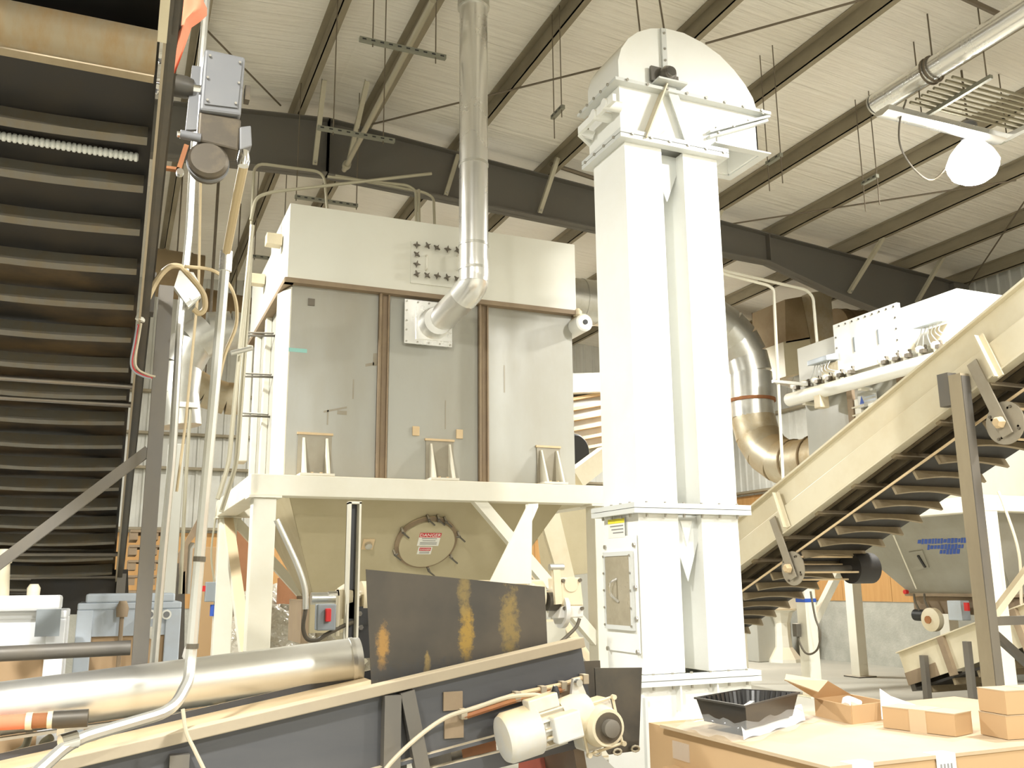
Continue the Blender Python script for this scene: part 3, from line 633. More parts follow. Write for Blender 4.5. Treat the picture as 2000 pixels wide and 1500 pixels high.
# bearing and shaft
bp = onY(1303, 147, EY0-.06)
br = MB(); br.box(bp.x-.135, bp.x-.04, EY0-.045, EY0-.02, bp.z-.06, bp.z+.065); br.box(bp.x+.03, bp.x+.115, EY0-.045, EY0-.02, bp.z-.07, bp.z+.02); br.lathe([(.068, 0), (.068, .07), (.055, .09)], (bp.x, EY0-.02, bp.z), (0, -1, 0), 20)
brg = br.build('bearing_block', 'bearing', ev, SM)
MB().cyl((bp.x, EY0, bp.z), (bp.x, EY0-.13, bp.z), .040, 18).build('shaft', 'chrome', brg, SM)
MB().box(bp.x-.12, bp.x+.14, EY0-.13, EY0-.005, bp.z-.085, bp.z-.07).build('bearing_shelf', 'white_grey', ev)
pt = V((bp.x-.02, EY0-.05, bp.z-.09)); l = onY(1258, 272, EY0-.05); r = onY(1352, 292, EY0-.05)
MB().bar(pt, l, .09, .012, (1, 0, 0)).build('shelf_brace', 'conv_cream', ev)
MB().plate([pt+V((.01, 0, 0)), pt+V((.10, 0, 0)), r+V((.05, 0, 0)), r+V((-.045, 0, 0))], .01).build('shelf_brace', 'white_grey', ev)
q = [onY(x, y, EY0-.012) for x, y in [(1278, 274), (1301, 253), (1329, 284)]]
MB().plate(q, .006).build('head_gusset', 'white_grey', ev)
# take-up rollers on the left of the head
ty = [(1189, 205), (1168, 226)]
for x, y in ty:
    p = onX(x, y, hx0-.10); MB().tube([(p.x-.05, p.y, p.z), (p.x+.10, p.y, p.z)], .042, 16).build('guide_roller', 'white', ev, SM)
a1 = onX(1200, 190, hx0-.12); a2 = onX(1132, 256, hx0-.12); MB().bar(a1, a2, .03, .06).build('mount_arm', 'white', ev)
a3 = onX(1160, 266, hx0-.02); MB().bar(a2, a3, .03, .06).build('mount_arm', 'white', ev); MB().bar(a2+V((0, 0, -.02)), (EX0, EY1+.0, a3.z-.02), .03, .05).build('mount_arm', 'white', ev)
# discharge spout: square hood and downward facing flange frame
sx0 = EX1+.02; sx1 = onY(1480, 280, EY0).x; SYE = EY1-.09; sz = onY(1400, 274, EY0).z
zf = zT+.085
m = MB()
m.box(sx0, sx1, EY0, EY0+.012, zf, zH-.05); m.box(sx0, sx1, SYE-.012, SYE, zf, zH-.05); m.box(sx1-.012, sx1, EY0, SYE, zf, zH-.05)
m.build('spout_wall', 'white', ev)
m = MB(); e = .07; m.box(sx0-e, sx1+e, EY0-e, EY0, zf-.012, zf); m.box(sx0-e, sx1+e, SYE, SYE+e, zf-.012, zf); m.box(sx0-e, sx0, EY0, SYE, zf-.012, zf); m.box(sx1, sx1+e, EY0, SYE, zf-.012, zf); m.build('spout_flange', 'white_grey', ev)
m = MB(); za = onY(1383, 259, EY0-.03); zb_ = onY(1500, 229, EY0-.03); m.bar(za, zb_, .06, .02); m.bar(za+V((0, 0, -.04)), zb_+V((-.02, 0, -.04)), .05, .02); m.build('spout_angle', 'white_grey', ev)
bolts(ev, lin(za+V((.08, -.03, 0)), zb_+V((-.08, -.03, 0)), 4), (0, -1, 0), .01, .01)
# inspection door on the left face of the lower legs
X = EX0-.004
d0 = onX(1178, 1050, X); d1 = onX(1240, 1280, X)
ya, yb = EY0+.02, EY1-.02
dp_ = MB().box(X-.012, X-.001, ya, yb, onX(1240, 1275, X).z, onX(1240, 1045, X).z).build('door_panel', 'white', ev)
w0 = onX(1185, 1090, X); w1 = onX(1234, 1222, X)
yw0, yw1 = EY0+.085, EY1-.06; zw0, zw1 = onX(1230, 1222, X).z, onX(1230, 1085, X).z
MB().box(X-.03, X-.013, yw0, yw1, zw0, zw1).build('window_screen', 'screen', dp_)
m = MB(); m.box(X-.036, X-.013, yw0-.025, yw0, zw0-.03, zw1+.03); m.box(X-.036, X-.013, yw1, yw1+.025, zw0-.03, zw1+.03); m.box(X-.036, X-.013, yw0, yw1, zw1, zw1+.03); m.box(X-.036, X-.013, yw0, yw1, zw0-.03, zw0); m.build('window_frame', 'white_grey', dp_)
bolts(ev, [(X-.036, y, z) for y in (yw0-.012, yw1+.012) for z in lin((zw0, 0, 0), (zw1, 0, 0), 5) for z in [z.x]], (-1, 0, 0), .009, .008)
bolts(ev, [(X-.012, y, z) for y in (ya+.02, yb-.02) for z in (zw0-.17, zw0+.05, zw0+.26, zw1+.07)], (-1, 0, 0), .017, .012, 'bolt')
hm = (yw0+yw1)/2; zc = (zw0+zw1)/2
MB().tube(spline([(X-.03, hm+.01, zc+.08), (X-.07, hm+.03, zc+.05), (X-.075, hm+.03, zc-.02), (X-.03, hm-.01, zc-.08)], 6), .010, 8).build('curved_handle', 'chrome', dp_, SM)
lb = onX(1207, 1030, X)
cl_ = MB().box(X-.014, X-.012, lb.y-.12, lb.y+.12, lb.z-.075, lb.z+.065).build('caution_label', 'sign_white', ev)
MB().box(X-.016, X-.014, lb.y-.12, lb.y+.12, lb.z+.028, lb.z+.06).build('label_header', 'yellow', cl_)
for i in range(3): MB().box(X-.016, X-.014, lb.y-.10, lb.y+.09-.02*i, lb.z+.005-.024*i, lb.z+.013-.024*i).build('print_line', 'sign_ink', cl_)
for x in (3.62, 3.92): MB().box(x-.006, x+.006, EY0-.06, EY0, zB-.20, zB-.03).build('stiffener', 'white', ev)
m = MB(); m.box(EX0-.02, EX0+.0, EY0-.035, EY0-.001, .1, zB-.1); m.build('boot_angle', 'white_grey', ev)
# guy cables of the head
for a_, b_ in (((1250, 62), (1243, 0)), ((1297, 57), (1288, 0))):
    p = onY(*a_, EY0+.2); q = onY(*b_, EY0+.2); q = p+(q-p)*4; k = (zr(4)+.2-p.z)/(q.z-p.z)
    single(MB().cyl(p, p+(q-p)*k, .008, 6), 'guy_cable', 'rod', 'thin dark cable from the elevator hood up to the roof, '+('left one' if a_[0] < 1280 else 'right one'), 'cable')

# ================================================================== CLEATED CONVEYORS (right one cream, left one dark)
AL = math.radians(22.6); ca, sa = math.cos(AL), math.sin(AL)
U = V((0, -ca, sa)); NN = V((0, sa, ca))
def cleated(name, label, x0, wd, ref, s0, s1, railmat, beltmat, cleatmat, edge_mat, cleat_sp, cleat_off, rail_h, drop, bars, cleat_h, flange_dir=-1, phase=0.0, railgap=.43, cross_sp=.52):
    """ref = point of the near rail's top edge; s runs up the incline"""
    t = thing(name, (x0+wd/2, ref.y, 0), label, 'conveyor')
    P = lambda s, x, n: V((x, ref.y, ref.z))+U*s+NN*n
    def hx(sa_, sb_, xa, xb, na, nb, nm, mt, **k):
        return MB().hexa([P(sa_, xa, na), P(sb_, xa, na), P(sb_, xb, na), P(sa_, xb, na), P(sa_, xa, nb), P(sb_, xa, nb), P(sb_, xb, nb), P(sa_, xb, nb)]).build(nm, mt, t, **k)
    return t, P, hx
cr, P, hx = cleated('cleated_conveyor', 'cream cleated conveyor climbing to the upper right', 5.8, .9, onX(1463, 997, 5.8), 0, 0, 'conv_cream', 'belt', 'cleat', 'tan_dust', .25, 0, .43, 0, 0, 0)
S0, S1 = -2.6, 5.6; WD = .95; X0 = 5.8
hx(S0, S1, X0, X0+.012, -.43, -.0, 'side_rail', 'conv_cream')
hx(S0, S1, X0-.05, X0+.06, -.012, .006, 'rail_flange', 'conv_cream')
hx(S0, S1, X0-.03, X0+.0, -.43, -.215, 'lower_skirt', 'conv_cream', bevel=.008)
hx(S0, S1, X0-.04, X0+.06, -.445, -.43, 'rail_flange', 'conv_cream')
hx(S0, S1, X0+WD, X0+WD+.012, -.43, 0, 'side_rail', 'conv_cream')
hx(S0, S1, X0+.012, X0+WD, -.20, -.18, 'carrying_belt', 'belt')
for i in range(5):
    xx = X0+.1+.17*i; hx(S0, S1, xx, xx+.035, -.435, -.37, 'slider_bar', 'cleat')
s = S0+.3; k = 0
while s < S1:
    hx(s, s+.05, X0+.012, X0+WD, -.47, -.43, 'cross_member', 'cleat'); s += .52
# return belt, its edge cord and cleats; cleat k sits on survey points
cy = [onX(*q, 5.87) for q in [(1829, 897), (1451, 1168)]]
def s_of(p): return (p-V((p.x, P(0, 0, 0).y, P(0, 0, 0).z))).dot(U)
def n_of(p): return (p-V((p.x, P(0, 0, 0).y, P(0, 0, 0).z))).dot(NN)
sA, sB = s_of(cy[0]), s_of(cy[1]); nA, nB = n_of(cy[0]), n_of(cy[1]); nC = (nA+nB)/2
sp = (sA-sB)/11.0
hx(S0, S1-.2, X0+.06, X0+.84, nC+.045, nC+.055, 'return_belt', 'belt')
hx(S0, S1-.2, X0+.05, X0+.06, nC+.040, nC+.058, 'belt_edge', 'tan_dust')
for i in range(-14, 22):
    sc = sB+sp*i
    if sc < S0 or sc > S1-.3: continue
    m = MB(); n_ = 8
    vs = []
    for j in range(n_+1):
        u = j/n_; x = X0+.075+.75*u; sag = -.035*math.sin(math.pi*u)
        for (ds, dn) in ((-.012, .045), (.012, .045), (.020, -.035), (-.004, -.035)):
            vs.append(P(sc+ds, x, nC+dn-sag))
    fs = [(j*4+a_, j*4+(a_+1) % 4, (j+1)*4+(a_+1) % 4, (j+1)*4+a_) for j in range(n_) for a_ in range(4)]+[(0, 1, 2, 3), (n_*4+3, n_*4+2, n_*4+1, n_*4)]
    m.add(vs, fs); m.build('cleat', 'cleat', cr)
# return rollers with end discs, hanging arms
for q, arm in (((1548, 1110), (1512, 1012)), ((1962, 826), (1902, 708))):
    c = onX(*q, X0-.02); a_ = onX(*arm, X0-.035)
    ed_ = MB().lathe([(.155, 0), (.155, .012)], c, (1, 0, 0), 28).build('end_disc', 'tan_steel', cr, SM)
    MB().lathe([(.145, 0), (.145, .25)], c+V((.68, 0, 0)), (1, 0, 0), 28).build('roller_drum', 'belt', cr, SM)
    for an in (20, 110, 200, 290):
        o_ = V((0, math.cos(math.radians(an)), math.sin(math.radians(an))))*.11
        MB().cyl(c+o_, c+o_+V((.86, 0, 0)), .010, 6).build('tie_rod', 'tan_dust', cr)
    MB().cyl(c+V((-.06, 0, 0)), c+V((.95, 0, 0)), .03, 12).build('axle', 'dark_steel', cr, SM)
    MB().bar(a_+V((-.02, 0, 0)), c+V((-.03, 0, 0))+(c-a_).normalized()*.10, .012, .09, (0, 1, 0)).build('hanger_arm', 'tan_steel', cr)
    MB().lathe([(.045, 0), (.045, .025), (.03, .05)], c+V((-.04, 0, 0)), (-1, 0, 0), 6).build('hub_nut', 'tan_dust', ed_)
    bolts(cr, [c+V((0, math.cos(x), math.sin(x)))*.125 for x in (.5, 2.1, 3.6, 5.2)], (-1, 0, 0), .011, .012, 'dark_bolt')
# outside stiffener angles on the rail
for q0_, q1_ in (((1518, 962), (1540, 1030)), ((1915, 655), (1955, 735))):
    a_ = onX(*q0_, X0-.04); b_ = onX(*q1_, X0-.045)
    m = MB(); m.bar(a_, b_, .05, .012, (1, 0, 0)); m.bar(a_+V((-.02, .02, 0)), b_+V((-.02, .02, 0)), .012, .05, (1, 0, 0)); m.build('rail_stiffener', 'conv_cream', cr)
# support posts: channel legs to the floor
py_ = onX(1880, 740, X0-.04).y; zt_ = onX(1872, 735, X0-.04).z
def cpost(x, y, zt, nm, parent, w_=.10, d_=.06, mt='steel_post'):
    m = MB(); m.box(x-.006, x+.006, y-w_/2, y+w_/2, 0, zt); m.box(x-d_, x, y-w_/2, y-w_/2+.01, 0, zt); m.box(x-d_, x, y+w_/2-.01, y+w_/2, 0, zt); return m.build(nm, mt, parent)
pc = MB(); pc.box(X0-.13, X0-.045, py_-.06, py_+.05, 0, zt_); pc.build('support_post', 'post_tan', cr)
MB().box(X0-.128, X0-.047, py_-.068, py_-.06, 0, zt_-.02).build('post_face', 'steel_post', cr)
MB().box(X0-.12, X0-.0, py_+.06, py_+.16, zt_-.22, zt_+.03).build('post_cleat', 'steel_post', cr)
MB().box(X0+WD+.03, X0+WD+.13, py_-.06, py_+.05, 0, zt_+.0).build('support_post', 'post_tan', cr)
zz = onX(1955, 1215, X0-.09).z
MB().box(X0-.05, X0+WD+.03, py_-.03, py_+.03, zz-.03, zz+.03).build('cross_tie', 'steel_post', cr)
MB().bar((X0-.05, py_, zz+.0), (X0+.9, py_, zz+.75), .05, .05).build('diagonal', 'conv_cream', cr)
MB().bar((X0-.05, py_, zz-.06), (X0+.55, py_, zz-.50), .05, .05).build('diagonal', 'dark_steel', cr)
# foot end legs
for x in (X0-.06, X0+WD+.02): MB().box(x, x+.06, 9.2, 9.28, 0, P(-1.8, 0, -.4).z).build('rear_leg', 'conv_cream', cr)

# ---- dark conveyor at the left
Yr = 3.5; LX1 = .04; LX0 = -.84
p0 = onX(300, 277, .046); 
def kz(y): 
    x = 330-75*(y-20)/1110; d = ray(x, y); return d.z/d.y
ref = V((LX1, 3.5, CH+3.5*kz(277)))
al = math.radians(22.4); ca, sa = math.cos(al), math.sin(al); U = V((0, -ca, sa)); NN = V((0, sa, ca))
cv, P, hx = cleated('cleated_conveyor', 'dark dusty cleated conveyor looming at the left edge', LX0, .88, ref, 0, 0, '', '', '', '', 0, 0, 0, 0, 0, 0)
S0, S1 = -4.75, 1.3
hx(S0, .72, LX1, LX1+.012, -.02, .30, 'side_rail', 'dark_steel'); hx(S0, .72, LX1-.010, LX1+.0, -.03, -.012, 'rail_lip', 'flange_dusty'); hx(S0, .72, LX1-.0, LX1+.05, .29, .302, 'rail_flange', 'dark_steel')
hx(S0, .72, LX1+.012, LX1+.034, -.022, -.012, 'rail_flange', 'dark_steel')
hx(S0, S1, LX0-.012, LX0, -.02, .30, 'side_rail', 'dark_steel')
hx(S0, -.78, LX0, LX1-.02, .055, .063, 'return_belt', 'belt_dusty'); hx(-.78, .42, LX0, LX1-.02, .055, .063, 'return_belt', 'belt')
hx(S0, .9, LX0, LX1-.02, .32, .328, 'carrying_belt', 'belt')
sp = .235/ca
for i in range(0, 20):
    sc = -i*sp
    if sc < S0: break
    vs = []; n_ = 8
    for j in range(n_+1):
        u = j/n_; x = LX0+.01+(LX1-.045-LX0)*u; sag = .018*math.sin(math.pi*u)
        for (ds, dn) in ((-.014, .055), (.014, .055), (.024, -.014), (-.016, -.014)): vs.append(P(sc+ds, x, dn-sag))
    fs = [(j*4+a_, j*4+(a_+1) % 4, (j+1)*4+(a_+1) % 4, (j+1)*4+a_) for j in range(n_) for a_ in range(4)]+[(0, 1, 2, 3), (n_*4+3, n_*4+2, n_*4+1, n_*4)]
    MB().add(vs, fs).build('cleat', 'cleat_grey', cv)
for y in (757, 793, 1084, 1128):
    t_ = .414; kk = kz(y); Yy = (3.5*kz(277)+t_*3.5)/(kk+t_); sc = -(Yy-3.5)/ca
    MB().cyl(P(sc, LX0, -.0), P(sc, LX1, -.0), .016, 10).build('return_roller', 'roller', cv, SM)
# spiral idler just below the head: a row of white beads
yb_ = onX(295, 310, LX1); sc = -.155
c0 = P(sc, LX0+.02, .0)
m = MB()
for i in range(44):
    x = LX0+.03+(LX1-.07-LX0-.03)*i/43; c = P(sc+.03, x, .03); m.lathe([(.012, -.009), (.018, -.004), (.018, .004), (.012, .009)], c, (1, 0, 0), 10)
m.build('beaded_idler', 'white_grey', cv, SM, kind='stuff')
# head drum, tan with dust, and its chute plate above
hc_ = onX(322, 163, LX1+.02)
dc = onX(312, 105, LX1-.02); dc = V((0, dc.y, dc.z))
MB().lathe([(.066, 0), (.066, .84)], V((LX0+.01, dc.y, dc.z)), (1, 0, 0), 36).build('head_drum', 'drum_tan', cv, SM)
MB().hexa([P(.30, LX0, -.04), P(.33, LX0, -.04), P(.33, LX1-.03, -.04), P(.30, LX1-.03, -.04), P(.30, LX0, .05), P(.33, LX0, .05), P(.33, LX1-.03, .05), P(.30, LX1-.03, .05)]).build('scraper_lip', 'cleat', cv)
hx(.62, 1.9, LX0, LX1-.03, .02, .03, 'hood_plate', 'steel_post')
hx(.5, 1.9, LX1-.0, LX1+.012, -.06, .1, 'hood_side', 'dark_steel'); hx(.5, 1.9, LX1-.03, LX1, -.07, -.055, 'hood_edge', 'conv_cream')
MB().cyl((LX0, hc_.y, hc_.z), (LX1+.28, hc_.y, hc_.z), .022, 16).build('head_shaft', 'chrome', cv, SM)
m = MB(); m.box(LX1+.012, LX1+.06, hc_.y-.05, hc_.y+.05, hc_.z-.11, hc_.z+.10); m.lathe([(.05, 0), (.05, .05), (.04, .08)], (LX1+.06, hc_.y, hc_.z), (1, 0, 0), 18); m.build('bearing_block', 'dark_steel', cv, SM)
for dz in (-.10, .11):
    MB().lathe([(.02, 0), (.02, .02), (.012, .035)], (LX1-.01, hc_.y-.055, hc_.z+dz*.7), (0, -1, 0), 8).build('bearing_bolt', 'chrome', cv, SM)
# post, foot and braces of the dark conveyor
yP = 4.85
pl = onY(318, 700, yP); 
m = MB(); m.box(pl.x-.042, pl.x+.028, yP-.03, yP+.03, 0, onY(318, 560, yP).z); m.build('support_post', 'steel_post', cv)
MB().box(pl.x-.06, LX1+.02, yP-.07, yP+.03, onY(318, 600, yP).z-.05, onY(318, 560, yP).z+.05).build('post_bracket', 'dark_steel', cv)
MB().bar(onY(290, 880, yP), onY(-40, 1130, yP), .05, .05, (0, 1, 0)).build('brace', 'steel_post', cv)
MB().cyl(onY(255, 1265, yP), onY(-60, 1280, yP), .034, 12).build('cross_tube', 'steel_post', cv, SM)
MB().box(LX0-.09, LX0-.015, yP-.04, yP+.04, 0, P(-.86, 0, .0).z).build('support_post', 'steel_post', cv)
for x in (LX0-.06, LX1): MB().box(x, x+.06, 7.3, 7.38, 0, P(-4.1, 0, 0).z).build('rear_leg', 'steel_post', cv)

# ---- gear motor of the dark conveyor, hung on its head shaft
gm_ = thing('gear_motor', (.2, 3.1, 3.0), 'grey gear motor on the head shaft of the dark conveyor', 'motor')
gy = hc_.y
def gp(x, y, yy=gy): return onY(x, y, yy)
# housing (front plate pixel corners 390..475, 105..225)
h = [gp(398, 105), gp(477, 122), gp(468, 235), gp(388, 225)]
m = MB(); m.prism([v+V((0, -.05, 0)) for v in h], (0, .17, 0)); gbx = m.build('gearbox', 'motor_grey', gm_, bevel=.012)
ins = [h[0]*.92+h[2]*.08, h[1]*.92+h[3]*.08, h[2]*.90+h[0]*.10, h[3]*.90+h[1]*.10]
m = MB(); m.prism([v+V((0, -.058, 0)) for v in ins], (0, .01, 0)); m.build('cover_plate', 'motor_grey', gbx)
bolts(gm_, [(ins[i]*.93+ins[(i+2) % 4]*.07)+V((0, -.062, 0)) for i in range(4)]+[((ins[1]+ins[2])/2)*.96+((ins[0]+ins[3])/2)*.04+V((0, -.062, 0)), ((ins[0]+ins[3])/2)*.96+((ins[1]+ins[2])/2)*.04+V((0, -.062, 0))], (0, -1, 0), .006, .007)
h2 = [gp(388, 222), gp(470, 238), gp(465, 300), gp(384, 280)]
m = MB(); m.prism([v+V((0, -.03, 0)) for v in h2], (0, .13, 0)); m.build('motor_flange', 'motor_dark', gm_, bevel=.01)
mc = gp(408, 300); MB().lathe([(.085, -.02), (.088, .0), (.088, .05), (.075, .065)], V((mc.x, gy+.03, gp(408, 318).z)), V((.05, 1, -.1))*-1, 28).build('motor_can', 'motor_dark', gm_, SM)
m = MB(); m.lathe([(.092, 0), (.092, .02)], V((mc.x, gy+.02, gp(408, 318).z)), V((.05, 1, -.1))*-1, 28); m.build('motor_rim', 'motor_grey', gm_, SM)
# torque arm
m = MB(); m.plate([gp(375, 130, gy-.0), gp(392, 132, gy), gp(384, 255, gy), gp(362, 255, gy)], .02); m.cyl(gp(352, 262, gy-.02), gp(392, 270, gy-.02), .02, 12); m.build('torque_arm', 'motor_grey', gm_, SM)
m = MB(); m.cyl(gp(346, 262, gy-.02), gp(356, 263, gy-.02), .014, 8); m.cyl(gp(388, 268, gy-.02), gp(420, 276, gy-.02), .010, 8); m.build('arm_bolt', 'chrome', gm_, SM)
m = MB(); m.bar(gp(305, 326, gy-.0), gp(350, 332, gy), .03, .012); m.bar(gp(348, 335, gy), gp(364, 285, gy), .03, .02); m.build('anchor_strap', 'rust', gm_)
MB().lathe([(.016, 0), (.016, .03)], gp(351, 340, gy-.02), (0, -1, 0), 8).build('anchor_bolt', 'chrome', gm_, SM)
jb = [gp(466, 255), gp(488, 252), gp(490, 292), gp(466, 300)]
m = MB(); m.prism([v+V((0, -.04, 0)) for v in jb], (0, .09, 0)); m.build('terminal_box', 'motor_grey', gm_, bevel=.006)
m = MB(); m.box(*[f for f in (gp(478, 175).x, gp(488, 175).x)], gy-.02, gy+.03, gp(480, 198).z, gp(480, 170).z); m.build('breather_plug', 'motor_dark', gm_)
# ================================================================== SECOND COLLECTOR at the right
s2_ = thing('collector_stand', (10.3, 9.2, 0), 'ivory square-tube stand under the white-topped collector at right', 'stand')
QX0, QX1, QY0, QY1 = 8.98, 11.85, 7.55, 10.85
for nm, b in (('front_beam', (QX0, QX1, QY0, QY0+.19)), ('rear_beam', (QX0, QX1, QY1-.19, QY1)), ('side_beam', (QX0, QX0+.19, QY0+.19, QY1-.19)), ('side_beam', (QX1-.19, QX1, QY0+.19, QY1-.19))):
    MB().box(*b, 2.33, 2.51).build(nm, 'ivory', s2_, bevel=.006)
for x in (QX0+.0, QX1-.19):
    for y in (QY0, QY1-.19):
        MB().box(x+.0, x+.19, y, y+.19, .02, 2.33).build('leg', 'ivory', s2_, bevel=.006)
        MB().box(x-.06, x+.25, y-.05, y+.24, 0, .02).build('base_plate', 'ivory', s2_)
MB().bar((QX0+.2, QY1-.1, 1.0), (QX0+1.1, QY1-.1, 2.2), .1, .1, (0, 1, 0)).build('brace', 'ivory', s2_)
MB().bar((QX1-.1, QY0+.2, 1.0), (QX1-.1, QY0+1.3, 2.3), .1, .1, (1, 0, 0)).build('brace', 'ivory', s2_)
MB().box(QX0-.004, QX0+.194, QY1-.194, QY1+.004, 1.28, 1.33).build('blue_band', 'blue', s2_)
c2 = thing('dust_bin', (10.4, 9.2, 2.51), 'white-topped dust collector with valves behind the cream conveyor', 'bin')
BX, BXE, BYa, BYb = 9.2, 11.6, 7.78, 10.6
MB().box(BX, BXE, BYa, BYa+.02, 2.53, 4.3).build('front_panel', 'bin_grey', c2)
MB().box(BX, BXE, BYb-.02, BYb, 2.53, 4.3).build('rear_panel', 'bin_grey', c2)
MB().box(BXE-.02, BXE, BYa, BYb, 2.53, 4.3).build('side_panel', 'bin_grey', c2)
for y0, y1 in ((BYa+.02, 8.75), (8.75, 9.65), (9.65, BYb-.02)): MB().box(BX, BX+.02, y0, y1, 2.53, 4.3).build('side_panel', 'bin_grey', c2)
for y in (8.75, 9.65):
    MB().box(BX-.055, BX-.001, y-.05, y+.05, 2.53, 4.28).build('rib', 'seam_brown', c2)
yd = onX(1672, 800, BX-.05).y
m = MB(); m.box(BX-.05, BX-.001, yd-.09, yd+.02, 2.8, onX(1672, 780, BX-.05).z); m.build('door_edge', 'ivory', c2)
for z in (0, .12, .24, .36): MB().cyl((BX-.06, yd-.16, 3.55+z*.9), (BX-.06, yd+.06, 3.55+z*.9), .012, 6).build('door_clamp', 'ivory', c2)
# housing sections
MB().box(BX-.04, BXE+.04, BYa-.04, 8.70, 4.31, 5.02).build('housing_near', 'housing_ivory', c2)
MB().box(BX-.04, BXE+.04, 8.70, 9.70, 4.31, 4.99).build('housing_middle', 'housing_ivory', c2)
MB().box(BX-.04, BXE+.04, 9.70, BYb+.04, 4.31, 4.95).build('housing_far', 'housing_ivory', c2)
cov = MB().box(BX-.10, BX-.041, 8.63, 9.80, 4.36, 5.09).build('access_cover', 'white', c2)
for y in (9.42, 8.98): MB().box(BX-.112, BX-.10, y-.012, y+.012, 4.62, 4.82).build('grip', 'switch_grey', cov)
bolts(c2, [(BX-.10, y, 5.05) for y in [8.68+.125*i for i in range(9)]]+[(BX-.10, y, z) for y in (8.67, 9.76) for z in (4.45, 4.6, 4.75, 4.9)], (-1, 0, 0), .014, .01, 'bearing')
MB().box(BX-.05, BX-.041, 8.45, 8.60, 4.4, 4.98).build('dust_streak_strip', 'conv_cream', c2)
m = MB(); m.box(BX-.07, BX, BYa-.05, BYb+.05, 4.26, 4.309); m.build('flange', 'seam_brown', c2)
# manifold with pulse valves
mf = thing('air_header', (8.95, 9.2, 4.1), 'long white air manifold with a row of valves on the right collector', 'tank')
MX = 8.98; ya_, yb_ = 7.6, 10.72; mz0 = onX(1565, 772, MX).z; mz1 = onX(1820, 708, MX).z; mz = (mz0+mz1)/2
MB().lathe([(.03, 0), (.075, .01), (.095, .03), (.095, yb_-ya_)], (MX, yb_, mz), (0, -1, 0), 22).build('tank', 'white', mf, SM)
vy = [10.55, 10.33, 10.1, 9.88, 9.66, 9.45, 8.85, 8.66, 8.46, 8.22, 7.98, 7.76]
for y in vy:
    m = MB(); m.cyl((MX, y, mz+.05), (MX, y, mz+.17), .028, 8); m.lathe([(.045, 0), (.06, .02), (.06, .055), (.03, .08)], (MX, y, mz+.14), (0, 0, 1), 12); m.tube([(MX, y, mz+.19), (MX+.2, y, mz+.22)], .03, 8)
    v = m.build('pulse_valve', 'white', mf, SM)
    m = MB(); m.box(MX-.05, MX+.03, y-.09, y-.03, mz+.12, mz+.17); m.lathe([(.022, 0), (.022, .05)], (MX+.03, y-.05, mz+.18), (0, 0, 1), 8); m.build('solenoid', 'dark_bolt', v)
for q in ((1605, 706), (1818, 632)):
    p = onX(*q, MX-.03)
    sb = MB().hexa([(MX-.12, p.y-.20, p.z-.03), (MX+.1, p.y-.20, p.z-.0), (MX+.1, p.y+.20, p.z-.0), (MX-.12, p.y+.20, p.z-.03), (MX-.12, p.y-.20, p.z+.04), (MX+.1, p.y-.20, p.z+.10), (MX+.1, p.y+.20, p.z+.10), (MX-.12, p.y+.20, p.z+.04)]).build('control_box', 'machine_blue', mf, bevel=.01)
    MB().box(MX+.06, MX+.15, p.y-.21, p.y+.12, p.z-.28, p.z-.03).build('box_back', 'motor_tan', mf)
    for i in range(6):
        yy = p.y-.15+.06*i; MB().tube(spline([(MX-.02, yy, p.z-.02), (MX-.05, yy+.02, p.z-.13), (MX, p.y+(i-2.5)*.12, mz+.2)], 5), .007, 5).build('air_hose', 'white_grey', mf, SM)
MB().box(MX-.08, MX+.08, 9.95, 10.08, mz-.24, mz-.06).build('moisture_trap', 'motor_tan', mf, bevel=.01)
for y in (8.3, 9.3, 10.4): MB().box(MX+.02, BX-.001, y-.03, y+.03, mz-.12, mz-.08).build('saddle', 'ivory', mf)
# logo sticker and signs on the body
p = onX(1694, 779, BX-.06); yy = p.y
sg = MB().box(BX-.062, BX-.056, yy-.17, yy+.17, p.z-.10, p.z+.10).build('logo_plate', 'bin_grey', c2)
MB().prism([(BX-.064, yy+.14, p.z-.05), (BX-.064, yy+.06, p.z-.05), (BX-.064, yy+.10, p.z+.06)], (.002, 0, 0)).build('logo_triangle', 'blue', sg)
for dz in (.025, -.025): MB().box(BX-.064, BX-.062, yy-.15, yy+.05, p.z+dz-.012, p.z+dz+.012).build('logo_print', 'machine_blue', sg)
p = onX(1703, 797, BX-.06); MB().box(BX-.064, BX-.056, p.y-.06, p.y+.06, p.z-.09, p.z+.07).build('notice_label', 'sign_white', c2)
p = onX(1703, 810, BX-.06); MB().box(BX-.066, BX-.056, p.y-.09, p.y+.09, p.z-.10, p.z+.03).build('notice_label', 'danger_red', c2)
# hopper bottom with blue print and a hatch
a = [V((BX, BYa, 2.53)), V((BXE, BYa, 2.53)), V((BXE, BYb, 2.53)), V((BX, BYb, 2.53))]
b = [V((9.98, 8.15, 1.40)), V((10.8, 8.15, 1.40)), V((10.8, 9.72, 1.40)), V((9.98, 9.72, 1.40))]
for i, nm in enumerate(('hopper_front', 'hopper_side', 'hopper_rear', 'hopper_side')):
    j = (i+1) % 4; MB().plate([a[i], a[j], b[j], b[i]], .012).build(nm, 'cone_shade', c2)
ln = (a[3]-a[0]).cross(b[0]-a[0]).normalized(); ln = -ln if ln.x > 0 else ln
e0 = onP(1745, 1045, a[0]+ln*.01, ln); e1_ = onP(1790, 1150, a[0]+ln*.01, ln)
MB().bar(e0, e1_, .02, .01, ln).build('weld_seam', 'ivory', c2)
hq = [onP(x, y, a[0]+ln*.012, ln) for x, y in ((1775, 1078), (1802, 1074), (1815, 1108), (1786, 1115))]
ht_ = MB().plate(hq, .02).build('hatch', 'cone_shade', c2)
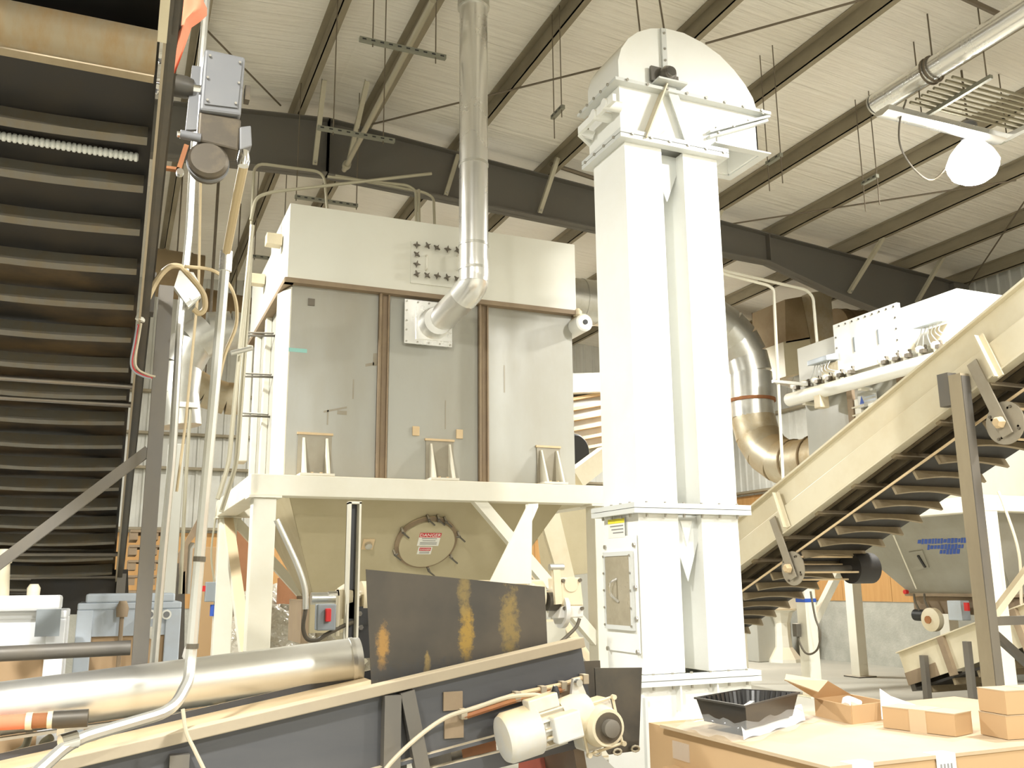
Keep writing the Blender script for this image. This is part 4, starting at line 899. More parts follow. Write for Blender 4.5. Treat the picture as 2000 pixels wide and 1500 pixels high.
hh = MB().bar(onP(1793, 1085, a[0]+ln*.03, ln), onP(1807, 1108, a[0]+ln*.03, ln), .03, .02, ln); hh.build('hatch_handle', 'black', ht_)
rnd = random.Random(3)
for row, (xa, xb, yy) in enumerate(((1793, 1890, 1058), (1812, 1880, 1069), (1836, 1872, 1078))):
    x = xa
    while x < xb:
        h_ = rnd.choice((7, 9, 10)); w_ = rnd.choice((4, 5, 6)); y = yy-(x-xa)*.03
        q = [onP(x, y-h_/2, a[0]+ln*.009, ln), onP(x+w_, y-h_/2, a[0]+ln*.009, ln), onP(x+w_-1, y+h_/2, a[0]+ln*.009, ln), onP(x-1, y+h_/2, a[0]+ln*.009, ln)]
        MB().plate(q, .002).build('blue_letter', 'blue', c2); x += w_+1.4
MB().box(9.93, 10.85, 8.1, 9.77, 1.36, 1.398).build('outlet_flange', 'seam_brown', c2)
# rotary valve with motor and switch below the outlet
rv = thing('rotary_valve', (10.3, 9.0, .9), 'rusty rotary valve with black motor under the right collector', 'valve')
m = MB(); m.box(10.0, 10.78, 8.15, 9.7, 1.14, 1.355); m.build('valve_body', 'seam_brown', rv)
p = onX(1828, 1210, 9.9); MB().lathe([(.13, 0), (.15, .02), (.15, .1), (.06, .13)], p, (-1, 0, 0), 22).build('end_cover', 'conv_cream', rv, SM)
MB().lathe([(.05, .131), (.05, .15)], p, (-1, 0, 0), 10).build('rust_hub', 'rust', rv)
q = onX(1790, 1200, 9.9); MB().lathe([(.04, -.02), (.075, 0), (.075, .30), (.05, .34)], onX(1788, 1201, 9.9), (.0, -1, -.02), 16).build('motor', 'black', rv, SM)
q = onX(1875, 1192, 9.85); MB().box(9.75, 9.9, q.y-.11, q.y+.10, q.z-.12, q.z+.12).build('switch_box', 'machine_blue', rv, bevel=.008)
q = onX(1890, 1185, 9.75); MB().box(9.72, 9.75, q.y-.03, q.y+.03, q.z-.05, q.z+.05).build('red_handle', 'red', rv)
for x in (1785, 1805): MB().tube(spline([onX(x, 1160, 9.88), onX(x+2, 1175, 9.85), onX(x+12, 1195, 9.88)], 4), .014, 6).build('cable', 'cable', rv, SM)
MB().lathe([(.03, 0), (.03, .05)], onX(1772, 1156, 9.9), (-1, 0, 0), 8).build('indicator', 'red', rv)
# low cream conveyor under the collector
lc = thing('discharge_conveyor', (10.2, 8.4, 0), 'low cream inclined conveyor under the right collector', 'conveyor')
LX = 9.75; p0_ = onX(1755, 1276, LX); p1_ = onX(1905, 1219, LX); dr = (p1_-p0_).normalized(); p2_ = p0_+dr*3.2; dn = V((0, dr.z, -dr.y)); dn = dn if dn.z < 0 else -dn
def lhex(s0, s1, x0, x1, n0, n1, nm, mt):
    f = lambda s, x, n: V((x, 0, 0))+V((0, p0_.y, p0_.z))+V((0, dr.y, dr.z))*s+dn*n
    return MB().hexa([f(s0, x0, n0), f(s1, x0, n0), f(s1, x1, n0), f(s0, x1, n0), f(s0, x0, n1), f(s1, x0, n1), f(s1, x1, n1), f(s0, x1, n1)]).build(nm, mt, lc)
lhex(0, 3.2, LX, LX+.012, 0, .42, 'side_rail', 'conv_cream'); lhex(0, 3.2, LX-.05, LX+.05, -.015, 0, 'rail_flange', 'conv_cream')
lhex(0, 3.2, LX+.9, LX+.912, 0, .42, 'side_rail', 'conv_cream'); lhex(.1, 3.2, LX+.012, LX+.9, .12, .13, 'belt', 'belt')
lhex(.0, .55, LX-.01, LX-.001, .26, .42, 'end_gusset', 'seam_brown'); lhex(.1, 3.2, LX-.0, LX+.9, .47, .50, 'return_belt', 'belt')
for s_ in (.75, 1.9): lhex(s_, s_+.09, LX-.06, LX-.001, .0, .48, 'stiffener', 'seam_brown')
for s_ in (.3, .7, 1.1, 1.5, 1.9): lhex(s_, s_+.04, LX+.02, LX+.88, .50, .58, 'cleat', 'cleat')
lhex(.02, .10, LX+.0, LX+.9, .30, .50, 'tail_drum', 'dark_steel')
for s_ in (.5, 2.4):
    q = p0_+dr*s_; MB().box(LX-.09, LX-.02, q.y-.04, q.y+.04, 0, q.z-.15).build('leg', 'steel_post', lc); MB().box(LX+.92, LX+.99, q.y-.04, q.y+.04, 0, q.z-.15).build('leg', 'steel_post', lc)
q = onX(1890, 1270, 9.3); m = MB(); m.box(9.27, 9.33, q.y-.04, q.y+.04, 0, q.z+.05); m.box(9.27, 9.33, q.y-.04, q.y+.04, q.z+.05, q.z+.10)
single(m, 'stub_post', 'steel_post', 'short brown steel stub post in front of the low conveyor', 'post')
# ================================================================== ROUND DUCTS
du = thing('elbow_duct', (9.9, 11.6, 3.0), 'big dusty segmented elbow duct entering the right collector', 'duct')
R_ = .36
c_in = V((9.72, 10.64, onX(1580, 900, 9.72).z)); cz = c_in.z
yv = 12.3
MB().tube([(9.72, 10.62, cz), (9.72, 11.05, cz)], R_, 30).build('inlet_collar', 'galv_dusty', du, SM)
MB().tube([(9.72, 11.05, cz), (9.72, 11.50, cz)], R_-.01, 30).build('straight_piece', 'galv_dusty', du, SM)
for y in (10.66, 11.05, 11.5): MB().tube([(9.72, y-.015, cz), (9.72, y+.015, cz)], R_+.02, 30).build('band', 'dust_duct', du, SM)
arc = []
for i in range(5):
    t = math.pi/2*i/4; arc.append(V((9.72-.12*i/4, 11.5+.85*math.sin(t), cz+.85*(1-math.cos(t)))))
for i in range(4): MB().tube([arc[i], arc[i+1]+(arc[i+1]-arc[i]).normalized()*.02], R_, 30).build('elbow_gore', 'galv_dusty', du, SM)
tp = arc[-1]
MB().tube([tp, tp+V((0, 0, .28))], R_, 30).build('riser', 'galv', du, SM)
MB().tube([tp+V((0, 0, .26)), tp+V((0, 0, .31))], R_+.03, 30).build('rust_band', 'rust', du, SM)
MB().tube([tp+V((0, 0, .30)), tp+V((0, 0, .75))], R_, 30).build('riser', 'galv', du, SM)
ar2 = []
for i in range(6):
    t = math.pi/2*i/5; ar2.append(tp+V((-.95*(1-math.cos(t)), .1*i/5, .75+.95*math.sin(t))))
for i in range(5): MB().tube([ar2[i], ar2[i+1]+(ar2[i+1]-ar2[i]).normalized()*.02], R_, 30).build('elbow_gore', 'galv', du, SM)
MB().tube([ar2[-1], ar2[-1]+V((-6.2, .1, 0))], R_, 30).build('horizontal_run', 'galv', du, SM)
for i in range(24): 
    p = ar2[-1]+V((-.15-.25*i, .1*(.15+.25*i)/6.2, 0)); MB().tube([p+V((-.008, 0, 0)), p+V((.008, 0, 0))], R_+.008, 30).build('spiral_seam', 'galv', du, SM)
# brown dusty ducts and a square box duct far behind, up under the rafter
bd = thing('square_duct', (10.2, 13.5, 4.5), 'dusty tan square duct box below the rafter behind the right collector', 'duct')
def quad_at(pts, y): return [onY(*q, y) for q in pts]
MB().prism(quad_at([(1533, 585), (1617, 570), (1622, 655), (1535, 670)], 12.2), (0, .9, 0)).build('duct_face', 'dust_duct', bd)
MB().prism(quad_at([(1580, 572), (1622, 566), (1630, 660), (1600, 670)], 12.0), (0, .19, 0)).build('duct_side', 'galv_dusty', bd)
MB().prism(quad_at([(1530, 668), (1600, 655), (1600, 720), (1535, 735)], 12.2), (0, .9, 0)).build('duct_lower', 'cone_grey', bd)
def run(name, label, pts, r, mt, n=26, seams=0):
    t = thing(name, pts[0], label, 'duct'); pts = [V(p) for p in pts]
    MB().tube(pts, r, n).build('duct_run', mt, t, SM)
    pm = (pts[0]+pts[-1])/2; MB().cyl(pm, (pm.x, pm.y, zr(pm.x)+.2), .01, 6).build('hanger_rod', 'rod', t)
    for i in range(seams):
        p = pts[0]+(pts[1]-pts[0])*((i+.5)/seams); d = (pts[1]-pts[0]).normalized()*.015; MB().tube([p-d, p+d], r+.012, n).build('joint_band', mt, t, SM)
run('round_duct', 'brown dust-coated round duct high behind the right collector', [onY(1630, 640, 12.9), onY(1800, 655, 12.9)], .36, 'dust_duct', seams=5)
run('round_duct', 'tan dusty duct behind the elevator beneath the rafter', [onY(1380, 640, 14.6), onY(1560, 672, 14.6)], .27, 'dust_duct', seams=3)
run('round_duct', 'grey ribbed duct between the elbow duct and the collector', [onY(1440, 705, 14.4), onY(1575, 745, 14.4)], .22, 'galv', seams=9)
# far-left silver elbow ducts behind the bin
dl = thing('elbow_duct', (.6, 13.0, 3.0), 'silver curved elbow duct behind the conduits left of the grey bin', 'duct')
pts = [onY(x, y, 12.2) for x, y in [(490, 655), (450, 648), (410, 650), (375, 672), (352, 715), (345, 770), (350, 830)]]
sp_ = spline(pts, 3)
for i in range(0, len(sp_)-3, 3): MB().tube([sp_[i], sp_[i+3]+(sp_[i+3]-sp_[i]).normalized()*.02], .27, 24).build('elbow_gore', 'galv', dl, SM)
pm = sp_[6]; MB().cyl(pm, (pm.x, pm.y, zr(pm.x)+.2), .01, 6).build('hanger_rod', 'rod', dl)
dl2 = thing('elbow_duct', (.8, 12.8, 3.0), 'lower dusty elbow duct curving behind the vertical conduits', 'duct')
pts = [onY(x, y, 12.9) for x, y in [(345, 700), (362, 740), (400, 765), (440, 778), (480, 780)]]; sp_ = spline(pts, 3)
for i in range(0, len(sp_)-3, 3): MB().tube([sp_[i], sp_[i+3]+(sp_[i+3]-sp_[i]).normalized()*.02], .22, 24).build('elbow_gore', 'galv_dusty', dl2, SM)
pm = sp_[6]; MB().cyl(pm, (pm.x, pm.y, zr(pm.x)+.2), .01, 6).build('hanger_rod', 'rod', dl2)
run('round_duct', 'brown dusty drum-ended duct behind the vertical conduits', [onY(395, 545, 13.4), onY(290, 530, 13.4)], .34, 'dust_duct', seams=2)
run('round_duct', 'tan duct passing high behind the left side of the bin', [onY(395, 600, 14.5), onY(520, 625, 14.5)], .30, 'dust_duct', seams=2)
# slatted store and black duct seen in the slot between bin and elevator
sl = thing('slatted_rack', (7.2, 15.5, 2.5), 'tan slatted rack with stacked boards between bin and elevator', 'rack')
for i in range(6):
    y0 = 772+i*20; q = [onY(1085, y0+10, 15.5), onY(1215, y0-14, 15.5), onY(1215, y0-8, 15.5), onY(1085, y0+16, 15.5)]
    MB().prism(q, (0, .6, 0)).build('slat', 'wood', sl)
    q = [onY(1085, y0+16, 15.7), onY(1215, y0-8, 15.7), onY(1215, y0+6, 15.7), onY(1085, y0+30, 15.7)]
    MB().prism(q, (0, .4, 0)).build('board', 'bin_grey', sl)
for q in (onY(1090, 760, 15.9), onY(1210, 760, 15.9)): MB().box(q.x-.05, q.x+.05, 15.85, 15.95, 0, q.z).build('post', 'steel_post', sl)
MB().prism([onY(1080, 730, 15.3), onY(1230, 726, 15.3), onY(1230, 762, 15.3), onY(1080, 768, 15.3)], (0, .9, 0)).build('roof_sheet', 'sign_white', sl)
bk = thing('black_hose', (6.6, 13.5, 2.5), 'black round duct mouth between the bin and the elevator', 'duct')
p = onY(1128, 882, 13.6); MB().lathe([(.27, 0), (.30, .03), (.30, .5)], p, (-.3, 1, 0), 26).build('duct_mouth', 'black', bk, SM)
MB().lathe([(.315, .0), (.315, .05)], p+V((.0, .05, 0)), (-.3, 1, 0), 26).build('rim', 'galv', bk, SM)
ch = thing('sheet_chute', (6.0, 12.5, 2.0), 'tan sheet metal chute behind the right end of the bin', 'chute')
MB().prism([onY(1120, 918, 12.4), onY(1185, 870, 12.4), onY(1188, 912, 12.4), onY(1140, 950, 12.4)], (0, .3, 0)).build('upper_sheet', 'conv_cream', ch)
MB().prism([onY(1088, 1000, 12.4), onY(1160, 992, 12.4), onY(1165, 1120, 12.4), onY(1105, 1130, 12.4)], (0, .8, 0)).build('body', 'cone_grey', ch)
MB().prism([onY(1055, 1010, 12.2), onY(1090, 990, 12.2), onY(1135, 1180, 12.2), onY(1110, 1190, 12.2)], (0, .08, 0)).build('leg', 'conv_cream', ch)
MB().prism([onY(1110, 1125, 12.3), onY(1165, 1118, 12.3), onY(1168, 1420, 12.3), onY(1112, 1420, 12.3)], (0, .6, 0)).build('lower_body', 'bin_grey', ch)
# ================================================================== FOREGROUND CONVEYOR of mill steel
FY = 3.9; fb = V((1.99, FY, 1.33)); fa_ = math.radians(9.6); FU = V((math.cos(fa_), 0, math.sin(fa_))); FN = V((-math.sin(fa_), 0, math.cos(fa_)))
fc = thing('belt_conveyor', (.8, 4.15, 0), 'mill-steel belt conveyor rising to the right across the foreground', 'conveyor')
def fP(s, n, y): return V((fb.x, y, fb.z))+FU*s+FN*n
def fhx(s0, s1, n0, n1, y0, y1, nm, mt, parent=fc, **k):
    return MB().hexa([fP(s0, n0, y0), fP(s1, n0, y0), fP(s1, n0, y1), fP(s0, n0, y1), fP(s0, n1, y0), fP(s1, n1, y0), fP(s1, n1, y1), fP(s0, n1, y1)]).build(nm, mt, parent, **k)
FS0 = -3.4
fhx(FS0, 0, -.30, 0, FY, FY+.012, 'side_rail', 'mill_steel')
fhx(FS0, 0, -.022, .022, FY-.045, FY+.03, 'rail_flange', 'flange_dusty', bevel=.004)
fhx(FS0, -.02, -.31, -.295, FY-.04, FY+.02, 'rail_flange', 'mill_steel')
fhx(FS0, 0, -.30, 0, FY+.62, FY+.632, 'side_rail', 'mill_steel')
fhx(FS0, -.86, -.035, -.028, FY+.015, FY+.62, 'dusty_belt', 'tan_dust')
fhx(FS0, -.0, -.10, -.09, FY+.015, FY+.62, 'belt', 'belt')
for s in (-.62, -.05): fhx(s-.05, s+.0, -.60, -.30, FY+.05, FY+.55, 'return_idler', 'roller')
# two posts, one leaning
a_ = onY(765, 1357, FY-.03); MB().box(a_.x-.035, a_.x+.035, FY-.055, FY-.001, 0, a_.z).build('support_post', 'steel_post', fc)
b_ = onY(793, 1350, FY-.03); c_ = onY(835, 1560, FY-.03); MB().bar(b_, c_+(c_-b_)*1.6, .06, .05, (0, 1, 0)).build('leaning_brace', 'steel_post', fc)
MB().box(.25, .32, FY-.05, FY-.001, 0, .98).build('support_post', 'steel_post', fc); MB().box(1.3, 1.37, FY+.64, FY+.70, 0, 1.1).build('support_post', 'steel_post', fc)
for q0_, q1_, nm in (((866, 1352), (903, 1386), 'rust_plate'), ((868, 1400), (905, 1440), 'rust_plate')):
    p = onY(*q0_, FY-.008); q = onY(*q1_, FY-.008); MB().box(p.x, q.x, FY-.012, FY-.001, q.z, p.z).build(nm, 'seam_brown', fc)
# lower rail with motor mount
l0 = onY(900, 1500, FY-.02); l1 = onY(1165, 1436, FY-.02); dl_ = (l1-l0)
MB().bar(l0-dl_*1.2, l1, .05, .06, (0, 0, 1)).build('lower_rail', 'mill_steel', fc)
# conduit strapped along the web
cp = [onY(x, y, FY-.03) for x, y in [(905, 1390), (960, 1372), (1010, 1356), (1060, 1345), (1100, 1336), (1142, 1322)]]
MB().tube(spline(cp, 4), .010, 7).build('strapped_conduit', 'tan_dust', fc, SM)
MB().tube(spline([p+V((0, -.005, -.022)) for p in cp[:5]], 4), .012, 7).build('strapped_conduit', 'rust', fc, SM)
for i in (0, 2, 3, 4, 5): MB().box(cp[i].x-.014, cp[i].x+.014, FY-.046, FY-.001, cp[i].z-.03, cp[i].z+.012).build('conduit_clip', 'flange_dusty', fc, bevel=.003)
q = onY(1110, 1345, FY); MB().box(q.x-.10, q.x+.06, FY-.014, FY-.001, q.z-.12, q.z+.02).build('rust_plate', 'seam_brown', fc)
# black chute plates at the discharge end
cq = [onY(x, y, FY-.02) for x, y in [(1162, 1305), (1254, 1304), (1248, 1466), (1190, 1474), (1168, 1440)]]
MB().prism(cq, (0, .010, 0)).build('chute_plate', 'dark_steel', fc)
MB().prism([onY(x, y, FY+.3) for x, y in [(1130, 1292), (1172, 1290), (1178, 1380), (1135, 1390)]], (0, .010, 0)).build('chute_plate', 'dark_steel', fc)
for x, y in ((1165, 1470), (1205, 1468), (1240, 1462)):
    p = onY(x, y, FY-.03); MB().tube([p+V((.02*math.cos(t*.785), -.005, .012*math.sin(t*.785))) for t in range(9)], .005, 6).build('chain_ring', 'cable_tan', fc, SM)
MB().prism([onY(x, y, FY+.2) for x, y in [(1095, 1460), (1150, 1450), (1260, 1560), (1180, 1580)]], (0, .02, 0)).build('lower_chute', 'white_grey', fc)
# stained skirt plate standing on the rail
PY = 3.99
pq = [onY(715, 1112, PY), onY(1064, 1146, PY), onY(1070, 1276, PY), onY(726, 1342, PY)]
sk = MB().prism(pq, (0, .008, 0)).build('skirt_plate', 'stained_plate', None)
# object coordinates of the plate start at its lower left corner
me = sk.data; o0 = V((pq[0].x, PY, pq[3].z)); sh = sk.location-o0
for v in me.vertices: v.co += sh
sk.location = o0
tag(sk, 'rust-streaked dark steel skirt plate standing on the foreground conveyor', 'plate')
# red-painted parts under the conveyor
m = MB(); m.prism([onY(x, y, 4.6) for x, y in [(893, 1447), (968, 1435), (975, 1560), (895, 1570)]], (0, .3, 0)); single(m, 'red_housing', 'brown_drum', 'dark red housing under the foreground conveyor', 'housing')
m = MB(); m.prism([onY(x, y, 4.3) for x, y in [(1062, 1480), (1106, 1463), (1150, 1510), (1160, 1570), (1060, 1570)]], (0, .3, 0)); single(m, 'red_housing', 'red_paint', 'bright red housing below the foreground gear motor', 'housing')
# foreground gear motor
fm = thing('gear_motor', (1.85, 3.75, .8), 'cream dusty gear motor mounted on the foreground conveyor', 'motor')
MYY = FY-.16
ax = (onY(1110, 1404, MYY)-onY(1000, 1440, MYY)).normalized(); mc0 = onY(1003, 1437, MYY)
def along(t): return mc0+ax*t
LT = (onY(1165, 1410, MYY)-mc0).length
MB().lathe([(.055, -.055), (.092, -.05), (.103, -.03), (.103, .10), (.098, .105)], along(0), ax, 30).build('fan_cowl', 'motor_light', fm, SM)
m = MB(); m.tube([along(.10), along(.22)], .078, 24)
s_ax = ax.cross(V((0, 1, 0))).normalized()
m.build('motor_body', 'motor_light', fm, SM)
for i in range(16):
    an = 2*math.pi*i/16; r_ = V((0, 1, 0))*math.cos(an)+s_ax*math.sin(an); t_ = ax.cross(r_)
    MB().obox(along(.16)+r_*.084, ax, t_, r_, .058, .004, .012).build('cooling_fin', 'motor_light', fm)
jb_ = along(.20)+V((0, -.10, -.005)); MB().obox(jb_, ax, (0, 1, 0), s_ax, .062, .03, .055).build('terminal_box', 'motor_light', fm, bevel=.008)
MB().obox(along(.12)+V((0, -.02, .10)), ax, (0, 1, 0), s_ax, .07, .035, .03).build('brake_box', 'motor_light', fm, bevel=.006)
MB().tube([along(.22), along(.30), along(.36)], [.085, .09, .075], 24).build('adapter', 'motor_tan', fm, SM)
gc = onY(1162, 1414, MYY); gx = ax; 
MB().obox(gc+V((0, .02, 0)), gx, (0, 1, 0), s_ax, .085, .06, .095).build('gear_case', 'motor_light', fm, bevel=.015)
gb = MB().lathe([(.075, -.09), (.082, -.05), (.09, 0)], gc+V((0, -.03, 0)), (0, 1, 0), 30).build('bearing_housing', 'motor_tan', fm, SM)
MB().lathe([(.062, 0), (.062, .035)], gc+V((0, -.125, 0)), (0, 1, 0), 26).build('bore', 'motor_dark', gb, SM)
MB().lathe([(.022, 0), (.036, .004), (.036, .06), (.05, .06), (.05, .07)], gc+V((0, -.16, 0)), (0, 1, 0), 20).build('hollow_shaft', 'steel_post', gb, SM)
ring = [gc+V((0, -.05, 0))+gx*(.085*u)+s_ax*(.098*v) for u, v in ((-1, 1), (1, 1), (1, -1), (-1, -1))]
m = MB(); 
for i in range(4): m.tube([ring[i], ring[(i+1) % 4]], .006, 6)
m.build('cover_rib', 'motor_tan', fm)
for p in ring: MB().lathe([(.011, 0), (.011, .02)], p, (0, -1, 0), 8).build('cover_bolt', 'motor_tan', fm)
MB().plate([onY(1118, 1325, FY-.09), onY(1130, 1322, FY-.09), onY(1150, 1372, FY-.09), onY(1112, 1378, FY-.09)], .02).build('torque_plate', 'motor_light', fm)
MB().lathe([(.016, 0), (.016, .03)], onY(1126, 1333, FY-.10), (0, -1, 0), 10).build('pivot_bolt', 'galv', fm, SM)
MB().lathe([(.018, 0), (.018, .03), (.01, .05)], along(.19)+V((0, -.02, .10)), (0, 0, 1), 10).build('cable_gland', 'black', fm, SM)
pw = [along(.19)+V((0, -.02, .15)), onY(1070, 1362, MYY), onY(1045, 1357, MYY), onY(990, 1362, MYY), onY(930, 1382, MYY+.02), onY(870, 1402, MYY+.04), onY(810, 1445, MYY), onY(755, 1500, MYY), onY(735, 1540, MYY)]
single(MB().tube(spline(pw, 6), .009, 8), 'power_cable', 'cable_tan', 'grey cable looping from the foreground gear motor to the lower left', 'cable', SM)
# big round duct lying across the foreground
bgd = thing('spiral_duct', (.3, 4.5, 1.1), 'big shiny galvanised duct lying across the lower left foreground', 'duct')
d0 = onD(702, 1290, 4.50); d1 = onD(-90, 1396, 3.85); rad = .110
dd = (d0-d1).normalized()
MB().pipe([d1, d0], rad, .004, 40).build('duct_pipe', 'galv_soft', bgd, SM)
MB().pipe([d0-dd*.05, d0-dd*.03], rad+.004, .006, 40).build('end_bead', 'galv_bright', bgd, SM)
MB().bar(d1+V((0, -.02, -rad-.01)), d0+V((0, -.04, -rad-.012)), .05, .012).build('lower_seam', 'galv', bgd)
for t in (.25, .62, .9): 
    p = d1+(d0-d1)*t; MB().box(p.x-.03, p.x+.03, p.y-.05, p.y+.08, p.z-rad-.03, p.z-rad+.0).build('saddle', 'conv_cream', bgd)
# copper-coloured pipe with couplings under the duct
cpp = thing('coupled_pipe', (-.2, 4.0, 1.0), 'short pipe with orange and dark sections under the big duct', 'pipe')
pa = onD(-40, 1414, 3.72); pb = onD(172, 1402, 3.85); L_ = (pb-pa)
for t0, t1, r, mt in ((0, .42, .030, 'orange_fabric'), (.42, .48, .034, 'conv_cream'), (.48, .62, .030, 'rust'), (.62, .67, .034, 'conv_cream'), (.67, 1, .036, 'dark_steel')):
    MB().tube([pa+L_*t0, pa+L_*t1], r, 16).build('pipe_section' if r < .033 or r > .035 else 'coupling', mt, cpp, SM)
# conduits in the lower left corner
lo1 = [onD(x, y, 4.0) for x, y in [(58, 1430), (50, 1462), (-10, 1488)]]
single(MB().tube(fillet(lo1, .05), .016, 10), 'conduit_stub', 'conduit_thin', 'cream bent conduit stub at the lower left corner', 'conduit', SM)
lo2 = [onD(x, y, 4.0) for x, y in [(100, 1440), (82, 1452), (84, 1520)]]
single(MB().tube(fillet(lo2, .04), .018, 10), 'conduit_stub', 'conduit_thin', 'cream hooked conduit stub beside the lower left corner', 'conduit', SM)
m = MB(); m.prism([onD(x, y, 4.1) for x, y in [(-20, 1490), (60, 1470), (80, 1500), (60, 1560), (-20, 1560)]], (0, .15, 0)); single(m, 'cardboard_flap', 'cardboard', 'scrap of brown cardboard in the lower left corner', 'cardboard')
# ================================================================== TAIL DRIVE FRAME in front of the bin
TY = 5.6
tf = thing('drive_frame', (1.9, TY, 0), 'cream drive frame with drum and uprights between bin and skirt plate', 'frame')
def up(x0, x1, y0, y1, mt='mill_steel'):
    p = onY(x0, y0, TY); q = onY(x1, y0, TY); r = onY(x0, y1, TY)
    MB().box(p.x, q.x, TY+.04, TY+.05, 0, p.z).build('upright_web', mt, tf)
    MB().box(p.x, p.x+.012, TY-.03, TY+.05, 0, p.z).build('upright_edge', 'ivory', tf); MB().box(q.x-.012, q.x, TY-.03, TY+.05, 0, p.z).build('upright_edge', 'ivory', tf)
    MB().box(p.x, q.x, TY-.03, TY+.05, p.z-.01, p.z+.004).build('upright_cap', 'ivory', tf)
up(681, 704, 981, 1240)
wq = [onY(x, y, TY) for x, y in [(1030, 988), (1040, 985), (1037, 1140), (955, 1140)]]
MB().prism(wq, (0, .012, 0)).build('wing_plate', 'ivory', tf)
wq = [onY(x, y, TY) for x, y in [(1034, 984), (1053, 983), (1053, 990), (1041, 1018), (1038, 1400), (1032, 1400)]]
MB().prism([p+V((0, .014, 0)) for p in wq], (0, .05, 0)).build('upright_web', 'ivory', tf)
dcx0 = onY(712, 1150, TY).x; dcx1 = onY(1068, 1160, TY).x; dz_ = onY(712, 1158, TY).z
MB().lathe([(.10, 0), (.10, dcx1-dcx0)], (dcx0, TY+.1, dz_-.03), (1, 0, 0), 30).build('drum', 'conv_cream', tf, SM)
MB().cyl((dcx0-.20, TY+.1, dz_-.02), (dcx1+.25, TY+.1, dz_-.02), .032, 16).build('shaft', 'chrome', tf, SM)
m = MB(); m.lathe([(.07, 0), (.075, .04), (.05, .08)], (dcx0-.06, TY+.1, dz_-.02), (-1, 0, 0), 18); m.box(dcx0-.14, dcx0-.02, TY+.04, TY+.16, dz_-.15, dz_+.02); m.build('bearing', 'motor_tan', tf, SM)
MB().tube([(dcx0-.12, TY+.1, dz_-.03), (dcx0-.30, TY+.1, dz_-.03)], .036, 16).build('reducer', 'galv', tf, SM)
MB().box(dcx0-.05, dcx0+.06, TY+.02, TY+.04, dz_-.38, dz_-.08).build('guard', 'black', tf)
bolts(tf, [(dcx0-.03, TY-.0, dz_-.12), (dcx0-.02, TY, dz_-.20), (dcx0+.05, TY, dz_-.16)], (0, -1, 0), .016, .02, 'chrome')
# its gear motor on the right
tm = thing('gear_motor', (2.85, TY, 1.2), 'tan dust-covered gear motor right of the skirt plate', 'motor')
def tp_(x, y): return onY(x, y, TY-.02)
m = MB(); m.prism([tp_(1092, 1128), (tp_(1134, 1128)), tp_(1140, 1183), tp_(1097, 1183)], (0, .18, 0)); m.build('gear_case', 'motor_tan', tm, bevel=.008)
m = MB(); m.prism([tp_(1097, 1183), tp_(1140, 1183), tp_(1140, 1206), tp_(1090, 1208)], (0, .18, 0)); m.build('gear_case_lower', 'motor_light', tm, bevel=.008)
MB().lathe([(.05, 0), (.05, .006)], tp_(1115, 1141), (0, -1, 0), 20).build('boss', 'motor_tan', tm, SM)
MB().lathe([(.115, 0), (.115, .03)], onY(1092, 1192, TY+.06), (1, 0, 0), 26).build('output_flange', 'motor_light', tm, SM)
MB().bar(tp_(1085, 1105), tp_(1090, 1180), .05, .03, (0, 1, 0)).build('torque_arm', 'motor_tan', tm)
MB().cyl(tp_(1073, 1108), tp_(1100, 1108), .022, 12).build('arm_pin', 'galv', tm, SM)
MB().tube([onY(1068, 1175, TY+.05), onY(1090, 1175, TY+.05)], .06, 18).build('coupling', 'dark_steel', tm, SM)
for x, y in ((1099, 1134), (1132, 1133), (1102, 1188), (1136, 1188)): MB().lathe([(.012, 0), (.012, .015)], tp_(x, y), (0, -1, 0), 8).build('case_bolt', 'dark_bolt', tm)
single(MB().tube(spline([tp_(1132, 1208), tp_(1125, 1225), tp_(1105, 1245), tp_(1085, 1262)], 6), .012, 8), 'motor_cable', 'cable', 'dark cable drooping from the tan gear motor', 'cable', SM)
# switch box on its own small post
sw = thing('switch_box', (1.05, TY, 1.1), 'grey disconnect switch with red lever left of the drive drum', 'switch')
p = onY(634, 1205, TY); sbx = MB().box(p.x-.055, p.x+.055, TY-.06, TY+.02, p.z-.075, p.z+.075).build('box', 'switch_grey', sw, bevel=.008)
p2 = onY(641, 1202, TY-.07); MB().box(p2.x-.018, p2.x+.014, TY-.09, TY-.06, p2.z-.035, p2.z+.04).build('lever', 'red', sbx, bevel=.005)
MB().cyl((p.x+.08, TY+.01, p.z-.11), (p.x+.08, TY+.01, p.z+.12), .014, 8).build('side_tube', 'conv_cream', sw)
sc_ = [onY(x, y, TY) for x, y in [(540, 1015), (582, 1105), (597, 1150), (597, 1190)]]
single(MB().tube(fillet(sc_, .08), .018, 10), 'drop_conduit', 'conduit', 'silver conduit dropping diagonally to the switch box by the drum', 'conduit', SM)
sc_ = [onY(x, y, TY) for x, y in [(597, 1190), (592, 1225), (600, 1248), (620, 1250), (636, 1240), (672, 1222), (690, 1215)]]
single(MB().tube(spline(sc_, 5), .012, 8), 'flex_hose', 'cable', 'black looping flexible hose under the switch box', 'hose', SM)
